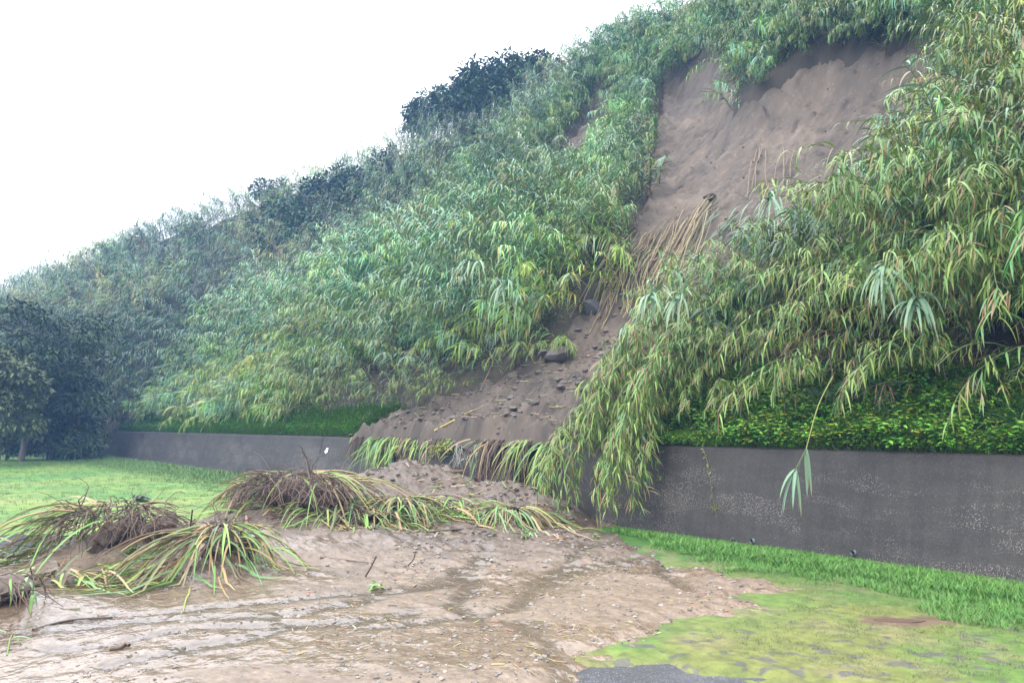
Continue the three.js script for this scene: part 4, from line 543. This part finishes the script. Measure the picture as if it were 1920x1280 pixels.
// what hangs over the wall from the deposit
const wallU = (x, y) => { const r = ray(x, y), k = AX * r.x - AZ * r.z; return uD(r.multiplyScalar((WD - 0.15) / k).add(camera.position))[0]; };
function hanging(x, y, n, len, cols, label, o = {}) {
  const u = wallU(x, y), b = at(u, WD - 0.12, 1.36), g = thing(o.name ?? 'hanging_clump', b, label, o.cat ?? 'cane leaves', 'clumps hanging over the wall from the slide'), dn = V(-AX, -0.3, AZ);
  const knots = many(5, () => R(-1, 1) * (o.spread ?? 0.5)); for (let i = 0; i < n; i++) { const p = b.clone().addScaledVector(V(-AZ, 0, -AX), pick(knots) + R(-0.13, 0.13)).addScaledVector(V(-AX, 0, AZ), R(-0.15, 0.06)), c = jit(pick(cols), 0.2); if (o.roots && rnd() < o.roots) { const q = [p], e = dn.clone().add(V(R(-0.5, 0.5), 0, R(-0.5, 0.5))).normalize(), t = p.clone(); for (let k = 0; k < 6; k++) { e.add(V(R(-0.3, 0.3), -0.5, R(-0.2, 0.2))).normalize(); t.addScaledVector(e, len * R(0.1, 0.2)); const [uu, D] = uD(t), lim = FOOT + 0.4 * clamp(t.y, 0, 1.32) / WALL_H - 0.03; if (D > lim) t.copy(at(uu, lim, t.y)); q.push(t.clone()); } stick(q, R(0.008, 0.02), 0.005, pick([[0.12, 0.085, 0.06], [0.2, 0.14, 0.09], [0.07, 0.05, 0.04]]), g, 'root', 5); } else leafMesh(p.add(V(0, -R(0, 0.6) * rnd(), 0)).addScaledVector(V(-AX, 0, AZ), 0.14), dn.clone().add(V(R(-0.9, 0.9), R(-0.5, 0.7), R(-0.5, 0.5))), len * R(0.3, 1.15), R(0.02, 0.045), R(1, 3.4), c, rnd() < 0.35 ? C.dry : c, 7, g, true); }
  return g;
}
hanging(735, 835, 150, 1.0, GREENS, 'green leaves hanging over the wall at the left end of the mud fall', { spread: 0.7, roots: 0.15 });
hanging(775, 840, 36, 0.6, [C.dry, GREENS[3], GREENS[1]], 'drying leaves hanging over the wall left of the yellow bush', { spread: 0.4, roots: 0.2 });
hanging(955, 842, 110, 1.1, [C.brown, C.dry], 'tangle of brown roots hanging down the wall in the mud fall', { spread: 0.55, roots: 0.85, name: 'hanging_root', cat: 'roots' });
hanging(905, 848, 40, 1.0, [C.brown, C.dry, GREENS[2]], 'long roots bent from the wall top onto the mud mound', { spread: 0.3, roots: 0.7, name: 'hanging_root', cat: 'roots' });
hanging(1010, 850, 70, 1.0, GREENS, 'green leaves hanging over the wall left of the draped canes', { spread: 0.5, roots: 0.1 });
hanging(670, 832, 26, 0.7, [C.brown, C.dry, GREENS[1]], 'dark roots marking the left edge of the mud fall on the wall', { spread: 0.15, roots: 0.7, name: 'hanging_root', cat: 'roots' });
hanging(812, 838, 40, 0.6, [C.brown, C.dry, GREENS[1]], 'muddy leaves and roots hanging at the wall top right of the green leaves', { spread: 0.35, roots: 0.4 });
hanging(880, 842, 9, 0.5, [PALE, GREENS[2]], 'few pale leaves hanging over the bare part of the wall', { spread: 0.5 });
{ const p = at(wallU(838, 850), WD - 0.25, 1.12), g = thing('hanging_bush', p, 'small yellow green bush hanging on the wall in the mud fall', 'bush'); mesh('crown', crownGeo(420, 0.3, 0.95, 0.07, [[0.24, 0.29, 0.05], [0.17, 0.24, 0.05], [0.28, 0.27, 0.08]], 7)[0], M.matte, g, 'stuff'); stick([at(uD(p)[0], WD, 1.36), p], 0.012, 0.006, C.brown, g);
  const p2 = at(wallU(868, 865), WD - 0.28, 0.95), g2 = thing('hanging_bush', p2, 'pale grey dead twigs hanging right of the yellow bush', 'twigs'); for (let i = 0; i < 30; i++) { const a = R(-0.9, 0.9); stick(leafLine(p2.clone().add(V(R(-0.08, 0.08), R(0, 0.3), 0)), V(Math.sin(a), -0.6, R(0, 0.6)), R(0.1, 0.3), 3, 0.4), 0.008, 0.003, [0.3, 0.28, 0.25], g2, 'twig', 4); } }

// ------------------------------------------------------------------ loose canes, sticks and scraps lying on the mud
const onMud = (x, y) => { const r = ray(x, y); for (let t = 4; t < 40; t += 0.02) { const p = r.clone().multiplyScalar(t).add(camera.position), [u, D] = uD(p), h = D < FOOT + 0.3 ? gy(p.x, p.z) : bareY(u, D); if (p.y < h) return p.setY(h); } };
for (const [pts, r, col, lab] of [
  [[[815, 812], [850, 792], [885, 772]], 0.022, [0.42, 0.34, 0.10], 'thick yellow cane lying on the deposit above the wall'],
  [[[855, 786], [900, 765], [925, 750]], 0.012, C.straw, 'thin dry cane lying right of the thick yellow cane'],
  [[[930, 755], [990, 752], [1030, 764], [1060, 765]], 0.012, [0.26, 0.25, 0.10], 'bent greenish cane lying across the deposit'],
  [[[745, 755], [790, 735], [845, 700]], 0.014, [0.16, 0.11, 0.07], 'brown broken cane leaning along the left edge of the deposit'],
  [[[900, 735], [920, 690], [935, 655]], 0.013, [0.22, 0.16, 0.11], 'bare cane leaning out of the left thicket over the chute'],
  [[[720, 790], [760, 775], [800, 750]], 0.013, [0.1, 0.075, 0.05], 'dark cane lying under the left thicket'],
  [[[660, 955], [600, 935], [560, 925]], 0.014, C.straw, 'straw coloured cane lying on the middle debris clump'],
  [[[265, 962], [300, 925]], 0.016, [0.42, 0.36, 0.22], 'pale snapped cane sticking up from the left clump'],
  [[[355, 1010], [357, 985], [360, 958]], 0.012, [0.08, 0.055, 0.04], 'dark stick standing upright between the two left clumps'],
  [[[685, 1082], [695, 1065], [705, 1045]], 0.010, [0.1, 0.075, 0.055], 'short dark stick standing in the mud'],
  [[[765, 1062], [775, 1050], [778, 1040]], 0.008, [0.1, 0.075, 0.055], 'tiny dark twig in the mud right of the standing stick'],
  [[[600, 1048], [650, 1052], [690, 1056]], 0.009, [0.12, 0.09, 0.07], 'thin brown stick lying flat in the mud'],
  [[[205, 1220], [222, 1219], [234, 1211], [242, 1213]], 0.015, [0.12, 0.085, 0.06], 'small curled piece of driftwood on the wet mud in front'],
  [[[60, 1185], [130, 1165], [210, 1160]], 0.010, [0.09, 0.07, 0.055], 'long dark twig on the mud near the left edge'],
  [[[1000, 1225], [1040, 1240], [1060, 1244]], 0.005, C.straw, 'bit of straw on the pale mud in front'],
  [[[1430, 1152], [1450, 1158]], 0.008, [0.4, 0.33, 0.2], 'bit of straw on the lawn at the tip of the mud'],
  [[[800, 1000], [900, 990], [980, 975]], 0.018, [0.09, 0.065, 0.05], 'dark cane half buried along the foot of the debris'],
  [[[935, 900], [940, 925], [942, 950]], 0.016, [0.1, 0.075, 0.06], 'dark stick leaning on the mound below the roots'],
  [[[880, 930], [900, 925], [930, 905]], 0.008, C.straw, 'thin straw stalk lying on the mound below the wall'],
  [[[780, 900], [800, 890], [815, 880]], 0.01, [0.12, 0.09, 0.07], 'short dark stick on the mound below the wall'],
]) { const p = pts.map(([x, y]) => onMud(x, y)); if (p.some((q) => !q)) { console.log('no mud', lab); continue; } if (/sticking up|standing|leaning out|leaning on/.test(lab)) { const base = p[0], d = project(base)[2]; pts.forEach(([x, y], i) => { if (i) p[i] = atPx(x, y, d - 0.1 * i); }); } const m = stick(curve(p.map((q) => q.add(V(0, r * 0.8, 0))), 8), r, r * 0.7, col, scene, 'loose_stick'); tag(m, lab, 'stick'); }
for (const [x, y, n, s, col, lab] of [[705, 1098, 16, 0.1, GREENS, 'small green sprig lying in the mud in front of the debris'], [1450, 1000, 0, 0.1, GREENS, ''], [985, 1000, 12, 0.12, GREENS, 'small green sprig at the foot of the wall debris'], [1120, 1000, 8, 0.08, GREENS, 'tiny green sprig at the foot of the draped canes'], [265, 935, 60, 0.22, [[0.07, 0.11, 0.03], [0.05, 0.09, 0.03]], 'low leafy weed behind the left clump'], [310, 955, 26, 0.15, [[0.1, 0.13, 0.03], [0.16, 0.14, 0.04]], 'low yellowish weed right of the leafy weed behind the left clump'], [250, 1030, 22, 0.1, LIGHT, 'bright green sprig growing in the brown root mass']]) { if (!n) continue; const b = onMud(x, y + 8), g = thing('sprig', b, lab, 'weed'); for (let i = 0; i < n; i++) { const a = R(0, 6.28), c = jit(pick(col), 0.2); leafMesh(b.clone().add(V(R(-s, s) * 0.6, R(0, s * 0.7), R(-s, s) * 0.5)), V(Math.cos(a), R(0.1, 0.9), Math.sin(a)), s * R(0.6, 1.2), s * 0.35, 1, c, c, 3, g); } }
{ const b = onMud(12, 1230), g = thing('sprig', b, 'green bamboo like sprig bent over at the lower left corner', 'weed'), c = curve([b, atPx(22, 1190, 5.6), atPx(36, 1205, 5.5)], 6); stick(c, 0.006, 0.004, [0.15, 0.22, 0.05], g); for (const [x, y, d] of [[10, 1185, V(-0.8, 0.5, 0.2)], [36, 1205, V(0.6, -0.4, 0)], [34, 1225, V(0.1, -1, 0)], [14, 1240, V(-0.3, -0.6, 0.2)], [24, 1195, V(0.9, 0.3, 0)]]) leafMesh(atPx(x, y, 5.55), d, R(0.12, 0.2), 0.018, 0.8, PALE, C.dry, 5, g); }
{ // pebbles and chips
  const gs = many(3, (i) => { const g = new THREE.IcosahedronGeometry(1, 1); const p = g.attributes.position; for (let k = 0; k < p.count; k++) { const s = 1 + 0.5 * (hsh(Math.round(p.getX(k) * 90) + i * 7, Math.round(p.getY(k) * 90 + p.getZ(k) * 170)) - 0.5); p.setXYZ(k, p.getX(k) * s, p.getY(k) * s * 0.6, p.getZ(k) * s); } g.computeVertexNormals(); return g; });
  const mat = new THREE.MeshStandardMaterial({ color: 0xffffff, roughness: 0.6 }), list = [], chips = [];
  for (let i = 0; i < 7000; i++) { const w = 4.4 + 9.5 * Math.pow(rnd(), 1.3), x = R(-0.72, 0.4) * w, y = mudDepth(x, w), e = polyDist(FAN, x, w) + (fbm(x * 1.6 + 9, w * 1.6, 4) - 0.5) * 1.1; if (e < 0.05) continue; const dens = fbm(x * 1.2 + 7, w * 1.2, 3) + 0.25 * sst(x, -2.5, 0.5) - (x < -1 && w < 8 ? 0.1 : 0); if (rnd() > sst(dens, 0.38, 0.75)) continue; if (rill(x, w) < 0.08) continue; const k = R(0.5, 1.3), b = rnd() < 0.25 ? [0.27, 0.24, 0.205] : [0.19, 0.168, 0.147]; list.push([V(x, y + 0.002, -w), R(0, 6.28), Math.min(0.035, 0.006 + 0.006 / (0.12 + rnd())) * (w > 8.5 ? 1.3 : 1) * 0.6, b.map((v) => v * k)]); }
  scatter('gravel', 'small stones scattered over the mud fan', 'gravel', gs, mat, list);
  const chip = many(2, () => { const g = new THREE.BoxGeometry(1, 0.05, 0.09); return g; });
  for (let i = 0; i < 2600; i++) { const w = 4.4 + 9.5 * Math.pow(rnd(), 1.2), x = R(-0.72, 0.4) * w, e = polyDist(FAN, x, w); if (e < 0 || rnd() > sst(fbm(x * 1.5, w * 1.5 + 40, 3) + 0.2 * sst(x, -1.5, 1), 0.42, 0.75)) continue; const c = rnd() < 0.6 ? [0.36, 0.26, 0.15] : rnd() < 0.5 ? [0.12, 0.08, 0.055] : [0.42, 0.36, 0.24]; chips.push([V(x, mudDepth(x, w) + 0.006, -w), R(0, 6.28), R(0.02, 0.09), c.map((v) => v * R(0.7, 1.2)), R(-0.15, 0.15)]); }
  for (let i = 0; i < 1500; i++) { const u = R(9.6, 18.6), D = R(9.85, 14.5), q = polyDist(BARE, u, D); if (q < 0.15 || fbm(u * 1.4, D * 1.4 + 20, 3) < 0.42) continue; const c = pick([[0.3, 0.23, 0.13], [0.1, 0.075, 0.055], [0.22, 0.17, 0.1], [0.36, 0.3, 0.19]]); chips.push([at(u, D, bareY(u, D) + 0.02), R(0, 6.28), R(0.05, 0.3) * R(0.5, 1), c.map((k) => k * R(0.7, 1.2)), R(-0.5, 0.5)]); }
  for (let i = 0; i < 900; i++) { const w = R(10.8, 16.5), x = R(-4.5, 1), [u, D] = uD(V(x, 0, -w)); if (D > FOOT - 0.15 || polyDist(FAN, x, w) < 0.2) continue; const c = pick([[0.3, 0.23, 0.13], [0.1, 0.075, 0.055], [0.16, 0.22, 0.07], [0.36, 0.3, 0.19]]); chips.push([V(x, mudDepth(x, w) + 0.02, -w), R(0, 6.28), R(0.05, 0.35) * R(0.5, 1), c.map((k) => k * R(0.7, 1.2)), R(-0.4, 0.4)]); }
  scatter('wood_chip', 'bits of straw and bark scattered over the mud', 'litter', chip, mat, chips);
  const clods = []; for (let i = 0; i < 1500; i++) { const w = R(10.8, 16.5), x = R(-0.5, 0.1) * w - 0.3, e = polyDist(FAN, x, w), [u, D] = uD(V(x, 0, -w)); if (e < 0.3 || D > FOOT - 0.1 || rnd() > 0.35 + mound(x, w)) continue; const k = R(0.5, 1.1); clods.push([V(x, mudDepth(x, w) + 0.01, -w), R(0, 6.28), 0.01 + 0.05 * Math.pow(rnd(), 4), [0.14 * k, 0.117 * k, 0.098 * k]]); }
  for (let i = 0; i < 2000; i++) { const u = R(9.6, 18.6), D = R(9.8, 15), b = polyDist(BARE, u, D); if (b < 0.2) continue; const k = R(0.6, 1.15); clods.push([at(u, D, bareY(u, D) + 0.01), R(0, 6.28), 0.012 + 0.09 * Math.pow(rnd(), 5), [0.13 * k, 0.11 * k, 0.096 * k]]); }
  for (let i = 0; i < 350; i++) { const u = R(7, 22), D = R(15, 27), b = polyDist(BARE, u, D); if (b < 0.3) continue; const k = R(0.6, 1.15); clods.push([at(u, D, bareY(u, D)), R(0, 6.28), R(0.012, 0.045), [0.115 * k, 0.1 * k, 0.088 * k]]); }
  scatter('clod', 'crumbled clods of earth over the deposit and the chute', 'clods', gs, rockless(), clods);
  function rockless() { return new THREE.MeshStandardMaterial({ color: 0xffffff, roughness: 0.85 }); }
}
{ // standing water
  const pool = (cx, cw, rx, rw, y, col, label, s) => { const sh = new THREE.Shape(); for (let i = 0; i <= 48; i++) { const a = i / 48 * 2 * Math.PI, k = 0.7 + 0.4 * vn(Math.cos(a) * 1.2 + s, Math.sin(a) * 1.2 + s) + 0.25 * vn(Math.cos(a) * 5 + s, Math.sin(a) * 5 + s); i ? sh.lineTo(Math.cos(a) * rx * k, Math.sin(a) * rw * k) : sh.moveTo(Math.cos(a) * rx * k, Math.sin(a) * rw * k); } const g = new THREE.ShapeGeometry(sh, 8); g.rotateX(-Math.PI / 2); const m = mesh('puddle', g, new THREE.MeshPhysicalMaterial({ color: new THREE.Color().setRGB(...col), roughness: 0.06, ior: 1.33 })); m.position.set(cx, y, -cw); tag(m, label, 'puddle', null, 'structure'); };
  const p = ground(1690, 1170); pool(3.24, 6.73, 0.2, 0.07, 0.0308, [0.13, 0.09, 0.062], 'brown puddle on the right lawn', 4);
  const q = ground(5, 1035); pool(q.x - 0.3, -q.z + 0.3, 0.95, 1.5, 0.012, [0.12, 0.125, 0.13], 'bluish wet asphalt puddle at the left edge', 9);
}
renderer.render(scene, camera);
